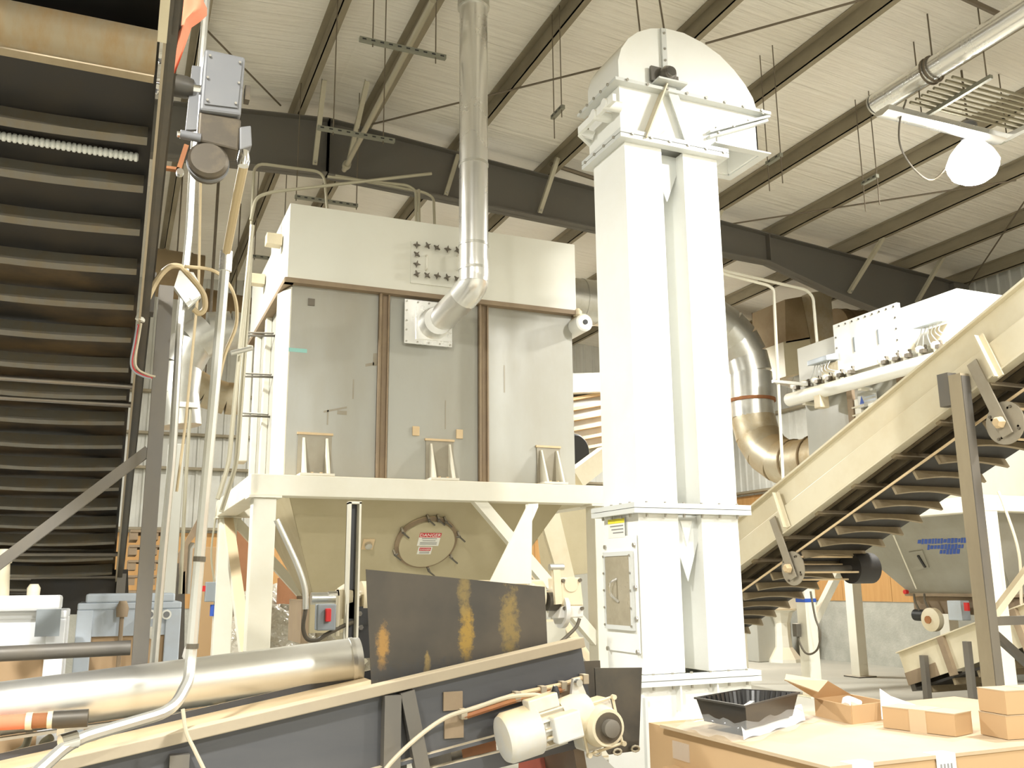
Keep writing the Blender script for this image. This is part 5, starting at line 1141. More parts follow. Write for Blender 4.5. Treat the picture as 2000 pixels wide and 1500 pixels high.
# ================================================================== ROOF DETAILS: fly braces, rods, hangers, conduits
def fly(top, bot, x, label, r=.028):
    b_ = onY(*bot, 10.9); d = ray(*top); t_ = onRoof(*top, .08)
    m = MB(); d_ = (t_-b_).normalized(); s = d_.cross(V((1, 0, 0))).normalized()
    o = thing('fly_brace', b_, label, 'brace', 'fly braces of the rafter')
    MB().bar(b_, t_, .055, .008, s).build('angle_leg', 'brace', o)
    MB().bar(b_+V((-.025, 0, 0))+s*.022, t_+V((-.025, 0, 0))+s*.022, .008, .05, s).build('angle_leg', 'brace', o)
    MB().lathe([(.016, 0), (.016, .02)], b_+d_*.04-s*.0, (0, -1, 0), 6).build('bolt', 'bolt', o)
for top, bot, lab in (((634, 157), (615, 322), 'cream angle brace left of the ridge splice on the rafter'), ((718, 159), (680, 325), 'cream angle brace right of the ridge splice on the rafter'), ((899, 290), (871, 381), 'cream angle brace at the left edge of the riser duct'), ((1091, 308), (1055, 416), 'cream angle brace between riser duct and elevator'), ((1418, 396), (1390, 452), 'cream angle brace emerging right of the elevator'), ((1735, 452), (1660, 573), 'long cream angle brace above the right collector cover'), ((1848, 496), (1792, 592), 'cream angle brace rising behind the white collector top')):
    bb = onY(*bot, 10.9); fly(top, bot, None, lab)
def rod(a_, b_, label, dz=.1, r=.012):
    p = onRoof(*a_, dz); q = onRoof(*b_, dz); single(MB().cyl(p, q, r, 6), 'brace_rod', 'rod', label, 'rod')
rod((400, 55), (548, 206), 'diagonal roof rod left of the ridge purlin', .1)
rod((725, 243), (1190, 128), 'long roof rod crossing behind the riser duct', .0)
rod((1378, 85), (1700, -5), 'roof rod right of the elevator hood', .0)
rod((1405, 441), (1985, 352), 'long roof rod passing below the glowing lamp', .0)
rod((1890, 560), (2010, 380), 'roof rod in the far right corner', .0)
rod((1075, 320), (1165, 350), 'short purlin strut left of the elevator', .05, .03)
rod((1870, -10), (1960, 32), 'dark strut crossing the silver pipe at the top right', .1, .03)
def hanger(a_, b_, z, rods, label, long_axis='x', slots=True):
    p = onZ(*a_, z); q = onZ(*b_, z)
    if long_axis == 'x': q = V((q.x, p.y, z))
    else: q = V((p.x, q.y, z))
    t = thing('strut_hanger', p, label, 'hanger', 'slotted strut hangers under the roof')
    MB().bar(p, q, .042, .042).build('strut', 'strut', t)
    d = (q-p); n = max(2, int(d.length/.08)); m = MB()
    for i in range(n):
        c = p+d*((i+.5)/n); m.bar(c-d.normalized()*.018, c+d.normalized()*.018, .046, .014); 
    m.build('slots', 'black', t, kind='stuff')
    for f, dn in rods:
        c = p+d*f; MB().cyl(c+V((0, 0, -dn)), V((c.x, c.y, zr(c.x)+.2)), .006, 6).build('threaded_rod', 'rod', t)
hanger((702, 76), (873, 109), 6.4, ((.15, .05), (.88, .08)), 'long slotted strut hanging near the top centre left of the riser duct')
hanger((620, 249), (773, 272), 6.0, ((.2, .05), (.85, .05)), 'slotted strut hanging in front of the ridge splice')
hanger((576, 384), (700, 400), 6.1, ((.02, .05), (.98, .05)), 'slotted strut hanging above the bin beneath the rafter')
hanger((1100, 208), (1073, 229), 6.3, ((.15, .10), (.85, .25)), 'short slotted strut with two rods left of the elevator head', 'y')
hanger((1526, 302), (1498, 320), 6.0, ((.05, .32), (.95, .32)), 'short strut with dangling rods at the elevator spout', 'y')
hanger((1714, 343), (1674, 357), 6.1, ((.05, .35), (.95, .35)), 'short strut with long dangling rods left of the lamp', 'y')
hanger((490, 500), (560, 507), 6.0, ((.1, .05), (.9, .05)), 'slotted strut behind the left side of the bin top')
# silver pipe and conduit rack near the lamp
sp2 = thing('silver_pipe', (7.25, 6.0, 6.5), 'long shiny silver duct pipe under the roof at upper right', 'duct')
pz = 6.6; pa = onZ(1712, 203, pz); pb = V((pa.x, 1.5, pz))
MB().tube([pa, V((pa.x, 4.9, pz))], .115, 24).build('pipe_section', 'galv_bright', sp2, SM)
MB().tube([V((pa.x, 4.9, pz)), pb], .115, 24).build('pipe_section', 'galv_bright', sp2, SM)
MB().tube([pa+V((0, .01, 0)), pa+V((0, .03, 0))], .12, 24).build('end_band', 'galv', sp2, SM)
yc = onZ(1830, 135, pz).y
for dy in (0, .05): MB().tube([V((pa.x+.135*math.cos(t), yc+dy, pz+.135*math.sin(t)-.01)) for t in [i*math.pi/10 for i in range(21)]], .012, 6).build('hanger_loop', 'rod', sp2, SM)
MB().cyl((pa.x, yc, pz+.12), (pa.x, yc, zr(pa.x)+.2), .008, 6).build('hanger_rod', 'rod', sp2)
rk = thing('conduit_rack', (7.5, 6.2, 6.3), 'silver tray with a bundle of parallel conduits beside the lamp', 'rack')
tz = 6.3; ta = onZ(1722, 212, tz); tb = onZ(1940, 276, tz); tb = V((tb.x, ta.y, tz)); 
MB().prism([ta+V((0, -.10, .0)), ta+V((0, -.085, -.05)), ta+V((0, .0, -.07)), ta+V((0, .085, -.05)), ta+V((0, .10, 0))], tb-ta).build('tray', 'galv_bright', rk, 50)
MB().box(tb.x-.02, tb.x+.05, ta.y-.32, ta.y-.02, tz-.05, tz+.0).build('tray_end', 'galv_bright', rk)
ends = []
for i in range(8):
    y = ta.y-.14-.075*i; z = tz+.05
    pts = [V((ta.x+.25, y, z)), V((tb.x+.15, y, z)), V((tb.x+.55, y-.0, z+.02)), V((tb.x+.80+.02*i, y, z-.35)), V((tb.x+.82+.02*i, y, z-2.1))]
    MB().tube(fillet(pts, .3, 6), .016, 8).build('conduit', 'rack_pipe', rk, SM)
for x in (ta.x+.55, tb.x+.1): MB().bar(V((x, ta.y+.1, tz-.0)), V((x, ta.y-.85, tz+.02)), .04, .04).build('cross_strut', 'strut', rk)
for x, y in ((ta.x+.55, ta.y-.8), (tb.x+.1, ta.y-.8), (ta.x+.55, ta.y), (tb.x+.1, ta.y)): MB().cyl((x, y, tz), (x, y, zr(x)+.2), .007, 6).build('threaded_rod', 'rod', rk)
lampz = LAMPS[0]
lc_ = [onZ(1770, 195, 6.35), onZ(1757, 240, 6.2), onZ(1760, 290, 6.05), onZ(1790, 335, 5.95), onZ(1825, 350, 5.95), V((lampz[0]-.2, lampz[1], lampz[2]+.1))]
single(MB().tube(spline(lc_, 6), .010, 7), 'lamp_cord', 'cable', 'dark cord looping from the conduit rack to the glowing lamp', 'cable', SM)
q = onY(672, 332, 10.75); q2 = onX(846, 0, q.x)
single(MB().tube([q, q2], .032, 12), 'roof_pipe', 'conduit_thin', 'tan pipe running beside the ridge purlin down to the rafter', 'pipe', SM)
single(MB().lathe([(.05, 0), (.055, .03), (.05, .08)], q+(q2-q).normalized()*.10, (q2-q), 12), 'pipe_union', 'conduit_thin', 'round union near the lower end of the tan roof pipe', 'fitting', SM)
# conduits over the bin top
def conduit(pts, y, r, label, mt='conduit_thin', fr=.12, name='conduit_run'):
    q = [onY(a_, b_, (y[i] if isinstance(y, (list, tuple)) else y)) for i, (a_, b_) in enumerate(pts)]
    return single(MB().tube(fillet(q, fr), r, 9), name, mt, label, 'conduit', SM)
conduit([(489, 470), (497, 318), (633, 336), (640, 420)], 9.3, .016, 'thin bent conduit forming an arch left of the bin top')
conduit([(640, 345), (796, 362), (812, 372), (813, 440)], 9.2, .016, 'thin conduit bending down onto the bin top, left one')
conduit([(655, 343), (830, 376), (847, 386), (849, 446)], 9.6, .016, 'thin conduit bending down onto the bin top, right one')
conduit([(818, 370), (819, 440)], 9.4, .016, 'thin straight conduit dropping onto the bin top')
conduit([(490, 430), (500, 385), (530, 375), (843, 339)], [8.6, 8.6, 8.6, 8.4], .016, 'thin slanted pipe ending free in front of the rafter')
# conduits right of the elevator reaching the right collector
conduit([(1395, 530), (1500, 557), (1511, 565), (1530, 950)], 10.2, .022, 'white conduit dropping past the elbow duct', 'ivory', .25)
conduit([(1395, 524), (1575, 566), (1588, 580), (1596, 672)], 10.3, .022, 'white conduit bending down to the collector top', 'ivory', .25)
p = onY(1512, 746, 10.2); single(MB().box(p.x-.05, p.x+.55, 10.15, 10.19, p.z-.02, p.z+.02), 'strut_bracket', 'galv', 'small slotted strut bracket on the white conduit', 'bracket')
# vertical conduits at the left
CY = 4.5
def vcond(pts, y, r, label, mt='conduit', fr=.1): return conduit(pts, y, r, label, mt, fr, 'vertical_conduit')
vcond([(408, -60), (375, 345), (370, 450), (352, 620), (336, 900), (320, 1060), (297, 1330)], 5.1, .021, 'bright silver conduit running down beside the dark conveyor post')
vcond([(442, 490), (420, 750), (404, 920), (388, 1100), (372, 1290), (368, 1330), (338, 1388), (140, 1446), (70, 1510)], [4.0, 4.0, 4.0, 4.0, 4.0, 3.95, 3.8, 3.6, 3.5], .022, 'thick silver conduit dropping and bending left over the big duct', 'conduit', .16)
vcond([(478, 312), (460, 400), (442, 495)], [3.3, 3.6, 4.0], .018, 'tan flexible conduit from the gear motor to the silver conduit', 'flex_tan')
q0 = onY(442, 500, 4.0); q1 = onY(440, 530, 4.0)
single(MB().tube([q1, q0+V((0, 0, .02))], [.027, .027], 12), 'conduit_fitting', 'galv_bright', 'ribbed silver fitting at the top of the thick conduit', 'fitting', SM)
p = onY(476, 310, 3.3); single(MB().lathe([(.02, -.03), (.024, -.01), (.018, .03)], p, (0, 0, 1), 12), 'conduit_fitting', 'chrome', 'chrome conduit fitting under the gear motor terminal box', 'fitting', SM)
vcond([(493, 440), (478, 590), (452, 850), (447, 905), (425, 975)], 7.3, .018, 'left of two thin cream conduits beside the bin', 'conduit_thin')
vcond([(492, 440), (485, 590), (466, 850), (462, 905), (432, 1000)], 7.45, .018, 'right of two thin cream conduits beside the bin', 'conduit_thin')
vcond([(392, 345), (388, 560), (362, 830), (345, 960)], 6.2, .009, 'thin tan wire hanging behind the silver conduits', 'flex_tan')
vcond([(372, 790), (362, 950), (352, 1160)], 7.5, .014, 'thin grey conduit far behind the silver conduit', 'conduit_thin')
p = onY(368, 792, 7.5); single(MB().box(p.x-.08, p.x+.07, 7.46, 7.52, p.z-.02, p.z+.02), 'strut_bracket', 'galv', 'small bracket atop the thin grey conduit', 'bracket')
conduit([(451, 690), (492, 680)], 7.2, .02, 'short strut clamp holding the two cream conduits', 'galv')
# loose cables at the left post
cq = [onY(x, y, 4.55) for x, y in [(278, 622), (286, 590), (308, 545), (330, 522), (350, 520), (362, 530), (395, 570), (400, 600), (390, 612), (378, 604)]]
single(MB().tube(spline(cq, 6), .014, 8), 'loose_cable', 'flex_tan', 'tan cable arching over the dark conveyor post', 'cable', SM)
cq = [onY(x, y, 4.5) for x, y in [(360, 520), (420, 530), (455, 570), (462, 630), (440, 690), (428, 740)]]
single(MB().tube(spline(cq, 6), .009, 7), 'loose_cable', 'flex_tan', 'thin tan cable bulging beside the thick conduit', 'cable', SM)
p = onY(273, 626, 4.5); single(MB().lathe([(.022, 0), (.022, .05)], p, (.1, 0, .35), 12), 'cable_connector', 'sign_white', 'white connector at the end of the tan cable', 'connector', SM)
cq = [onY(x, y, 4.5) for x, y in [(270, 634), (264, 670), (258, 705), (264, 724), (285, 735), (298, 738)]]
wt = thing('wire_tail', cq[0], 'bundle of loose red and grey wires below the white connector', 'wires')
MB().tube(spline(cq, 5), .005, 6).build('wire', 'wire_red', wt, SM); MB().tube(spline([p+V((.012, -.006, .006)) for p in cq], 5), .005, 6).build('wire', 'cable_tan', wt, SM); MB().tube(spline([p+V((-.006, -.008, -.006)) for p in cq], 5), .004, 6).build('wire', 'switch_grey', wt, SM)
jb2 = thing('junction_box', onY(375, 570, 5.0), 'open grey junction box clamped to the silver conduit', 'box')
jq = [onY(x, y, 5.05) for x, y in [(350, 528), (378, 532), (400, 572), (368, 600), (340, 560)]]
MB().prism(jq, (0, .05, 0)).build('box_body', 'galv', jb2); MB().bar(onY(372, 585, 5.0), onY(398, 570, 5.0), .02, .02).build('box_lip', 'galv_bright', jb2)
# orange cloth hung at the head of the dark conveyor
def cloth(u, v):
    a_ = onY(347, -20, 3.35).lerp(onY(334, 135, 3.35), v); b_ = onY(398, -20, 3.35).lerp(onY(344, 135, 3.35), v)
    k = 1.0 if v < .35 else max(0, 1-(v-.35)*.9)
    r_ = onY(398+(7 if .2 < v < .45 else 0), -20+155*v, 3.35)
    b2 = b_.lerp(r_, max(0, min(1, (.42-v)*8)))
    p = a_.lerp(b2, u); return p+V((0, .03*math.sin(6*u+3*v), 0))
m = MB(); m.grid(cloth, 10, 14); m.grid(lambda u, v: cloth(u, v)+V((0, .006, 0)), 10, 14)
single(m, 'orange_cloth', 'orange_fabric', 'orange cloth flag hanging beside the dark conveyor head', 'cloth', 60)

q = onY(150, 1443, 3.6); q2 = onY(118, 1452, 3.58)
single(MB().tube([q, q2], .029, 14), 'conduit_fitting', 'chrome', 'chrome coupling on the thick conduit at the lower left', 'fitting', SM)
for y_, lab in ((515, 'upper'), (1092, 'middle'), (1262, 'lower')):
    x_ = {515: 441, 1092: 389, 1262: 375}[y_]; a_ = onY(x_+1, y_-5, 4.0); b_ = onY(x_, y_+5, 4.0)
    single(MB().tube([b_, a_], .0245, 12), 'cable_tie', 'cable', 'dark tie around the thick silver conduit, '+lab+' one', 'tie')

cq = [onY(x, y, 3.55) for x, y in [(357, 1385), (364, 1430), (380, 1465), (402, 1510)]]
single(MB().tube(spline(cq, 5), .007, 7), 'loose_cable', 'cable_tan', 'thin tan cord hanging from the thick conduit over the foreground rail', 'cable', SM)
# ================================================================== CARDBOARD BOXES lower right
bb = thing('cardboard_box', (3.1, 3.1, 0), 'huge cardboard pallet box with taped top in the lower right', 'box')
BZ = 1.0; bx0, bx1, by0, by1 = 2.225, 4.05, 2.56, 3.72
MB().box(bx0, bx1, by0, by1, 0, BZ-.012).build('carton', 'cardboard', bb)
MB().hexa([(bx0-.02, by0-.005, BZ-.012), (bx1, by0-.005, BZ-.012), (bx1, by1, BZ-.012), (bx0-.03, by1-.14, BZ-.012), (bx0-.02, by0-.005, BZ), (bx1, by0-.005, BZ), (bx1, by1, BZ), (bx0-.03, by1-.14, BZ)]).build('top_flap', 'cardboard_top', bb)
MB().box(bx0-.06, bx0-.001, by1-.5, by1-.2, .835, .845).build('side_flap', 'cardboard', bb)
p = onX(1330, 1475, bx0-.004); MB().box(bx0-.006, bx0-.001, p.y-.06, p.y+.06, p.z-.02, p.z+.05).build('tape', 'poly', bb)
for x in (1870, 1690):
    p = onZ(x, 1478 if x > 1800 else 1492, BZ); MB().box(p.x-.045, p.x+.045, by0-.0062, by0-.005, BZ-.10, BZ).build('label_tape', 'paper', bb)
    MB().box(p.x-.045, p.x+.045, by0-.005, by0+.05, BZ+.0002, BZ+.0014).build('label_tape', 'paper', bb)
    for i in range(4): MB().box(p.x-.03+.016*i, p.x-.022+.016*i, by0-.0072, by0-.0062, BZ-.06, BZ-.03).build('print_mark', 'sign_ink', bb)
def small_box(c, ang, l, w_, h, label, z=BZ, tape=True):
    t = thing('small_carton', (c.x, c.y, z), label, 'box', 'small cartons on the pallet box')
    a_ = V((math.cos(ang), math.sin(ang), 0)); b_ = V((-math.sin(ang), math.cos(ang), 0)); cc = V((c.x, c.y, z+h/2))
    MB().obox(cc, a_, b_, (0, 0, 1), l/2, w_/2, h/2-.002).build('carton', 'cardboard', t)
    MB().obox(V((c.x, c.y, z+h-.001)), a_, b_, (0, 0, 1), l/2+.001, w_/2+.001, .002).build('lid', 'cardboard_top', t)
    if tape:
        MB().obox(cc, a_, b_, (0, 0, 1), .035, w_/2+.002, h/2+.002).build('tape_band', 'kraft_tape', t)
    return t
# front small carton: survey its base corners
f0 = onZ(1726, 1422, BZ); f1 = onZ(1868, 1440, BZ); d_ = f1-f0; an = math.atan2(d_.y, d_.x); nrm = V((-math.sin(an), math.cos(an), 0)); w1 = .13
small_box((f0+f1)/2+nrm*w1/2, an, d_.length, w1, .085, 'closed brown carton with tape band in the middle of the pallet box')
g0_ = onZ(1968, 1446, BZ); g1_ = g0_+V((.32, -.05, 0)); d_ = g1_-g0_; an2 = math.atan2(d_.y, d_.x); n2_ = V((-math.sin(an2), math.cos(an2), 0))
small_box((g0_+g1_)/2+n2_*.07, an2, .32, .14, .088, 'lower carton of the stack at the right edge of the pallet box')
small_box((g0_+g1_)/2+n2_*.07+V((.0, 0, 0)), an2+.03, .315, .14, .088, 'upper carton of the stack at the right edge of the pallet box', BZ+.089)
# open carton with raised lid
oc = thing('open_carton', onZ(1650, 1400, BZ), 'open brown carton with raised lid beside the black tray', 'box')
c0 = onZ(1594, 1398, BZ); c1 = onZ(1665, 1415, BZ); c2_ = onZ(1737, 1405, BZ); c3 = c0+(c2_-c1)
hh_ = .075; up_ = V((0, 0, hh_))
def wallq(p, q, nm): MB().plate([p, q, q+up_, p+up_], .006).build(nm, 'cardboard', oc)
wallq(c0, c1, 'side'); wallq(c1, c2_, 'side'); wallq(c2_, c3, 'side'); wallq(c3, c0, 'side')
MB().plate([c0, c1, c2_, c3], .004).build('bottom', 'cardboard_in', oc)
sd = c0-c1; lw = (c2_-c1)
top_l = c0+up_; top_r = c1+up_
out = (c0-c3).normalized()
l1 = top_l-lw*.9*.5+V((0, 0, .10)); l2 = top_r-lw*.5*.9+V((0, 0, .10))
A_, B_ = onZ(1594, 1398, BZ)+up_*.9, onZ(1662, 1412, BZ)+up_*.9
Cc = onP(1612, 1348, A_, (0, 1, 0)); 
e1_ = onD(1535, 1318, (A_-V((0, 0, CH))).dot(FF)-.02); e2_ = onD(1617, 1330, (A_-V((0, 0, CH))).dot(FF)-.02); e3_ = onD(1598, 1352, (A_-V((0, 0, CH))).dot(FF)-.10)
f1_ = onD(1532, 1328, (A_-V((0, 0, CH))).dot(FF)-.12)
MB().plate([c3+up_, c0+up_, f1_, e2_], .005).build('raised_lid', 'cardboard', oc)
MB().plate([e1_+V((0, 0, .002)), e2_, e3_, f1_], .005).build('lid_flap', 'cardboard_top', oc)
MB().tube(spline([(c1+c3)/2+V((-.03, 0, .05)), (c1+c3)/2+V((0, .02, .07)), (c1+c3)/2+V((.05, .0, .05))], 4), .02, 8).build('white_packing', 'paper', oc, SM)
# sheet of paper standing behind
pq_ = [onD(1718, 1345, 4.0), onD(1740, 1360, 4.0), onD(1830, 1392, 3.95), onD(1722, 1405, 3.95)]
m = MB(); m.plate(pq_, .002); single(m, 'paper_sheet', 'paper', 'white paper sheet leaning behind the small cartons', 'paper')
# black plastic tray in a clear bag
ty = thing('plastic_tray', onZ(1450, 1400, BZ), 'black ribbed plastic tray in clear wrap on the pallet box', 'tray')
zt0, zt1 = BZ+.035, BZ+.125
rim = [onZ(x, y, zt1) for x, y in [(1362, 1362), (1432, 1340), (1558, 1352), (1512, 1377), (1440, 1386), (1375, 1372)]]
rim = [onZ(1360, 1363, zt1), onZ(1450, 1347, zt1), onZ(1558, 1353, zt1), onZ(1455, 1379, zt1)]
cen = sum(rim, V((0, 0, 0)))/4
bot_ = [cen+(p-cen)*.86 for p in rim]; bot_ = [V((p.x, p.y, zt0)) for p in bot_]
for i in range(4):
    j = (i+1) % 4; MB().plate([rim[i], rim[j], bot_[j], bot_[i]], .004).build('tray_wall', 'tray_black', ty)
    o1, o2 = cen+(rim[i]-cen)*1.05, cen+(rim[j]-cen)*1.05
    MB().hexa([rim[i]+V((0, 0, -.004)), rim[j]+V((0, 0, -.004)), o2+V((0, 0, -.004)), o1+V((0, 0, -.004)), rim[i]+V((0, 0, .003)), rim[j]+V((0, 0, .003)), o2+V((0, 0, .003)), o1+V((0, 0, .003))]).build('tray_rim', 'tray_black', ty)
MB().plate(bot_, .004).build('tray_floor', 'tray_black', ty)
for k in range(1, 10):
    for i in (0, 1):
        j = (i+1) % 4; t_ = k/10; a_ = rim[i].lerp(rim[j], t_); b_ = bot_[i].lerp(bot_[j], t_); inn = (cen-a_); inn.z = 0; inn = inn.normalized()*.006
        MB().bar(a_+inn, b_+inn, .012, .006, inn).build('wall_rib', 'tray_black', ty)
MB().bar(cen+V((-.05, -.02, -.05)), cen+V((.07, .05, -.03)), .02, .006).build('foil_strip', 'galv_bright', ty)
def wrap(u, v):
    ang = 2*math.pi*u; k = 1.08+.35*(1-v)**2+.05*math.sin(7*ang+3*v)
    i = int(u*4) % 4; f = u*4-int(u*4); base = rim[i].lerp(rim[(i+1) % 4], f) if u < 1 else rim[0]
    p = cen+(base-cen)*k; return V((p.x, p.y, BZ+.012+(zt1-BZ-.005)*v*.45+.008*math.sin(11*ang)))
m = MB().grid(wrap, 40, 6); wb = single(m, 'plastic_wrap', 'poly', 'crumpled clear plastic bag around the black tray', 'bag', 60)
m = MB(); pr = [onZ(x, y, BZ+.03) for x, y in [(1440, 1415), (1560, 1380), (1572, 1395), (1452, 1430)]]
m.grid(lambda u, v: pr[0].lerp(pr[1], u).lerp(pr[3].lerp(pr[2], u), v)+V((0, 0, -.028+.05*math.sin(math.pi*v)+.006*math.sin(15*u))), 16, 6)
single(m, 'foam_roll', 'paper', 'rolled white foam sheet in front of the black tray', 'foam', 60)
# ================================================================== LEFT MACHINES behind the big duct
def table(name, label, x0p, x1p, ytop, ybot, Y, mt, infill, depth=.5, legw=.085):
    a_ = onY(x0p, ytop, Y); b_ = onY(x1p, ytop+2, Y); z1 = a_.z
    t = thing(name, ((a_.x+b_.x)/2, Y+depth/2, 0), label, 'machine')
    MB().box(a_.x, b_.x, Y, Y+depth, z1-.04, z1).build('top', mt, t, bevel=.008)
    MB().box(a_.x, b_.x, Y+.01, Y+.02, z1-.19, z1-.04).build('apron', mt, t)
    for x in (a_.x, b_.x-legw):
        for y in (Y, Y+depth-legw): MB().box(x, x+legw, y, y+legw, 0, z1-.04).build('leg', mt, t, bevel=.005)
    MB().box(a_.x+legw, b_.x-legw, Y+.03, Y+.05, .1, z1-.19).build('panel', infill, t)
    return t, a_, b_
t1, a1_, b1_ = table('machine_table', 'white painted machine frame at the far left edge', -90, 130, 1196, 1330, 5.3, 'machine_white', 'cardboard_in')
MB().box(a1_.x, b1_.x-.03, 5.24, 5.5, a1_.z, a1_.z+.075).build('top_tray', 'machine_white', t1, bevel=.015)
p = onY(97, 1210, 5.26); MB().box(p.x-.06, p.x+.05, 5.235, 5.239, p.z-.08, p.z+.05).build('painted_shadow', 'switch_grey', t1)  # thin grey sheet standing in for a shadow on the tray front
t2, a2_, b2_ = table('machine_table', 'blue-grey machine frame beside the dark conveyor post', 152, 355, 1178, 1310, 6.0, 'machine_blue', 'cardboard_in')
MB().box(a2_.x+.04, b2_.x-.04, 6.0, 6.4, a2_.z, a2_.z+.05).build('top_tray', 'machine_blue', t2, bevel=.01)
for x in (293, 325):
    p = onY(x, 1200, 5.97); MB().lathe([(.028, 0), (.028, .02)], p, (0, -1, 0), 14).build('gauge', 'sign_white', t2, SM)
    MB().lathe([(.018, .02), (.018, .024)], p, (0, -1, 0), 12).build('gauge_face', 'motor_grey', t2, SM)
m = MB(); p = onY(238, 1205, 5.96); m.cyl(p, p+V((0, 0, -.35)), .012, 6); m.lathe([(.03, 0), (.035, .05), (.02, .09)], p, (0, 0, 1), 10); m.build('valve_stem', 'seam_brown', t2, SM)
MB().lathe([(.035, 0), (.035, .05)], onY(297, 1235, 5.9), (0, -1, 0), 14).build('chrome_knob', 'chrome', t2, SM)
p = onY(65, 1160, 5.5); single(MB().lathe([(.02, -.06), (.03, -.03), (.032, .03), (.02, .05)], V((p.x, p.y, p.z)), (0, 0, 1), 12), 'valve_cap', 'conv_cream', 'small cream valve cap on the white machine', 'valve', SM)
p0v = onY(8, 1100, 5.4); p1v = onY(5, 1190, 5.4); m = MB(); m.tube([p1v, p0v], .028, 10); m.lathe([(.035, 0), (.04, .04), (.03, .07)], p0v, (0, 0, 1), 12); single(m, 'hydraulic_fitting', 'conv_cream', 'dusty cream pipe fitting at the left edge of the frame', 'fitting', SM)
# dark tail box of the left conveyor
m = MB(); q = [onY(x, y, 7.35) for x, y in [(60, 1115), (250, 1112), (252, 1200), (60, 1200)]]
m.prism(q, (0, .5, 0)); single(m, 'conveyor_boot', 'belt', 'dark boot box at the foot of the dark conveyor', 'box')
# ================================================================== CLUTTER BEHIND THE BIN STAND
def bag(c, r, label, mt='bag', seed=0, sq=.75):
    rr_ = random.Random(seed); ph = [rr_.uniform(0, 6.28) for _ in range(8)]
    def f(u, v):
        th = 2*math.pi*u; fi = math.pi*(v-.5)
        k = 1+.10*math.sin(3*th+ph[0])*math.cos(fi)+.08*math.sin(5*th+4*fi+ph[1])+.05*math.sin(9*th+ph[2]-5*fi)+.04*math.sin(13*fi+ph[3]+2*th)
        cx = math.copysign(abs(math.cos(th))**.8, math.cos(th)); sx_ = math.copysign(abs(math.sin(th))**.8, math.sin(th))
        return V((c[0]+r[0]*k*cx*math.cos(fi)**.7 if math.cos(fi) > 1e-6 else c[0], c[1]+r[1]*k*sx_*(max(0, math.cos(fi))**.7), c[2]+r[2]+r[2]*math.sin(fi)*(1+.05*math.sin(4*th+ph[4]))))
    m = MB().grid(f, 40, 20); single(m, 'bulk_bag', mt, label, 'bag', 70, 'bags piled behind the bin stand')
gy_ = 11.6
for i, (xp, yp, rx, ry, rz_, lab, mt) in enumerate((
        (545, 1235, .50, .42, .48, 'shiny clear-wrapped bag on the floor right of the stand leg', 'bag'),
        (660, 1245, .55, .45, .45, 'crumpled silver bag under the bin outlet', 'bag'),
        (480, 1250, .38, .38, .42, 'shiny grey bag just left of the front stand leg', 'bag'),
        (430, 1262, .42, .4, .40, 'white sack on the floor behind the thick conduit', 'bag_white'),
        (760, 1262, .5, .45, .42, 'grey wrapped bag behind the drive frame', 'bag'))):
    q = onY(xp, yp, gy_+.3*(i % 2)); bag((q.x, q.y, .0), (rx, ry, max(.35, (q.z+.30)/2)), lab, mt, i)
for i, (xp, yp, Yv, lab) in enumerate(((505, 1180, 12.6, 'upper shiny bag leaning between the stand legs'), (560, 1165, 12.9, 'upper wrapped bag beside the brown drum'), (620, 1200, 12.7, 'wrapped bag piled behind the switch box'))):
    q = onY(xp, yp, Yv); bag((q.x, q.y, .0), (.5, .4, max(.3, (q.z+.15)/2)), lab, 'bag', 20+i)
q = onY(583, 1165, 12.2); single(MB().lathe([(.24, 0), (.27, .03), (.27, .4), (.28, .42), (.27, .44), (.27, q.z+.25-.02), (.24, q.z+.25)], (q.x, q.y, 0), (0, 0, 1), 26), 'fibre_drum', 'brown_drum', 'brown fibre drum standing among the wrapped bags', 'drum', SM)
q = onY(407, 1150, 11.4); zt_ = onY(407, 1068, 11.4).z; single(MB().box(q.x-.16, q.x+.14, 11.4, 11.9, 0, zt_), 'tall_carton', 'cardboard', 'tall brown carton behind the left stand leg', 'box', bevel=.006)
q = onY(470, 1120, 13.2); single(MB().box(q.x-.25, q.x+.22, 13.2, 13.5, 0, onY(470, 1030, 13.2).z), 'tall_carton', 'brown_drum', 'dark brown carton seen between the two left stand legs', 'box', bevel=.006)
m = MB(); q = [onY(x, y, 12.6) for x, y in [(349, 1080), (388, 1010), (395, 1030), (368, 1065), (362, 1160), (350, 1160)]]
mp_ = thing('leaning_frame', (q[0].x, 12.6, 0), 'dark wooden frame leaning by the plywood wall at left', 'frame'); m.prism(q, (0, .12, 0)).build('dark_arm', 'seam_brown', mp_)
MB().prism([onY(x, y, 12.65) for x, y in [(362, 1058), (380, 1060), (378, 1160), (360, 1160)]], (0, .05, 0)).build('pale_panel', 'bin_grey', mp_)
MB().prism([onY(x, y, 12.6) for x, y in [(340, 1100), (362, 1100), (358, 1420), (340, 1420)]], (0, .12, 0)).build('dark_post', 'dark_steel', mp_)
q = onY(412, 1155, 10.72); swl = thing('switch_box', (q.x, 10.7, q.z), 'grey disconnect switch with red handle beside the left stand leg', 'switch')
MB().box(q.x-.06, q.x+.06, 10.68, 10.78, q.z-.11, q.z+.10).build('box', 'switch_grey', swl, bevel=.008); MB().box(q.x-.11, q.x-.06, 10.70, 10.75, q.z+.0, q.z+.06).build('lever', 'red', swl)
MB().cyl((q.x+.03, 10.73, q.z-.26), (q.x+.03, 10.73, q.z-.14), .028, 8).build('blue_gland', 'blue', swl)
MB().tube(spline([(q.x+.03, 10.73, q.z+.09), (q.x-.02, 10.73, q.z+.45), (q.x+.03, 10.73, q.z+1.0)], 5), .012, 6).build('feed_conduit', 'conduit_thin', swl)
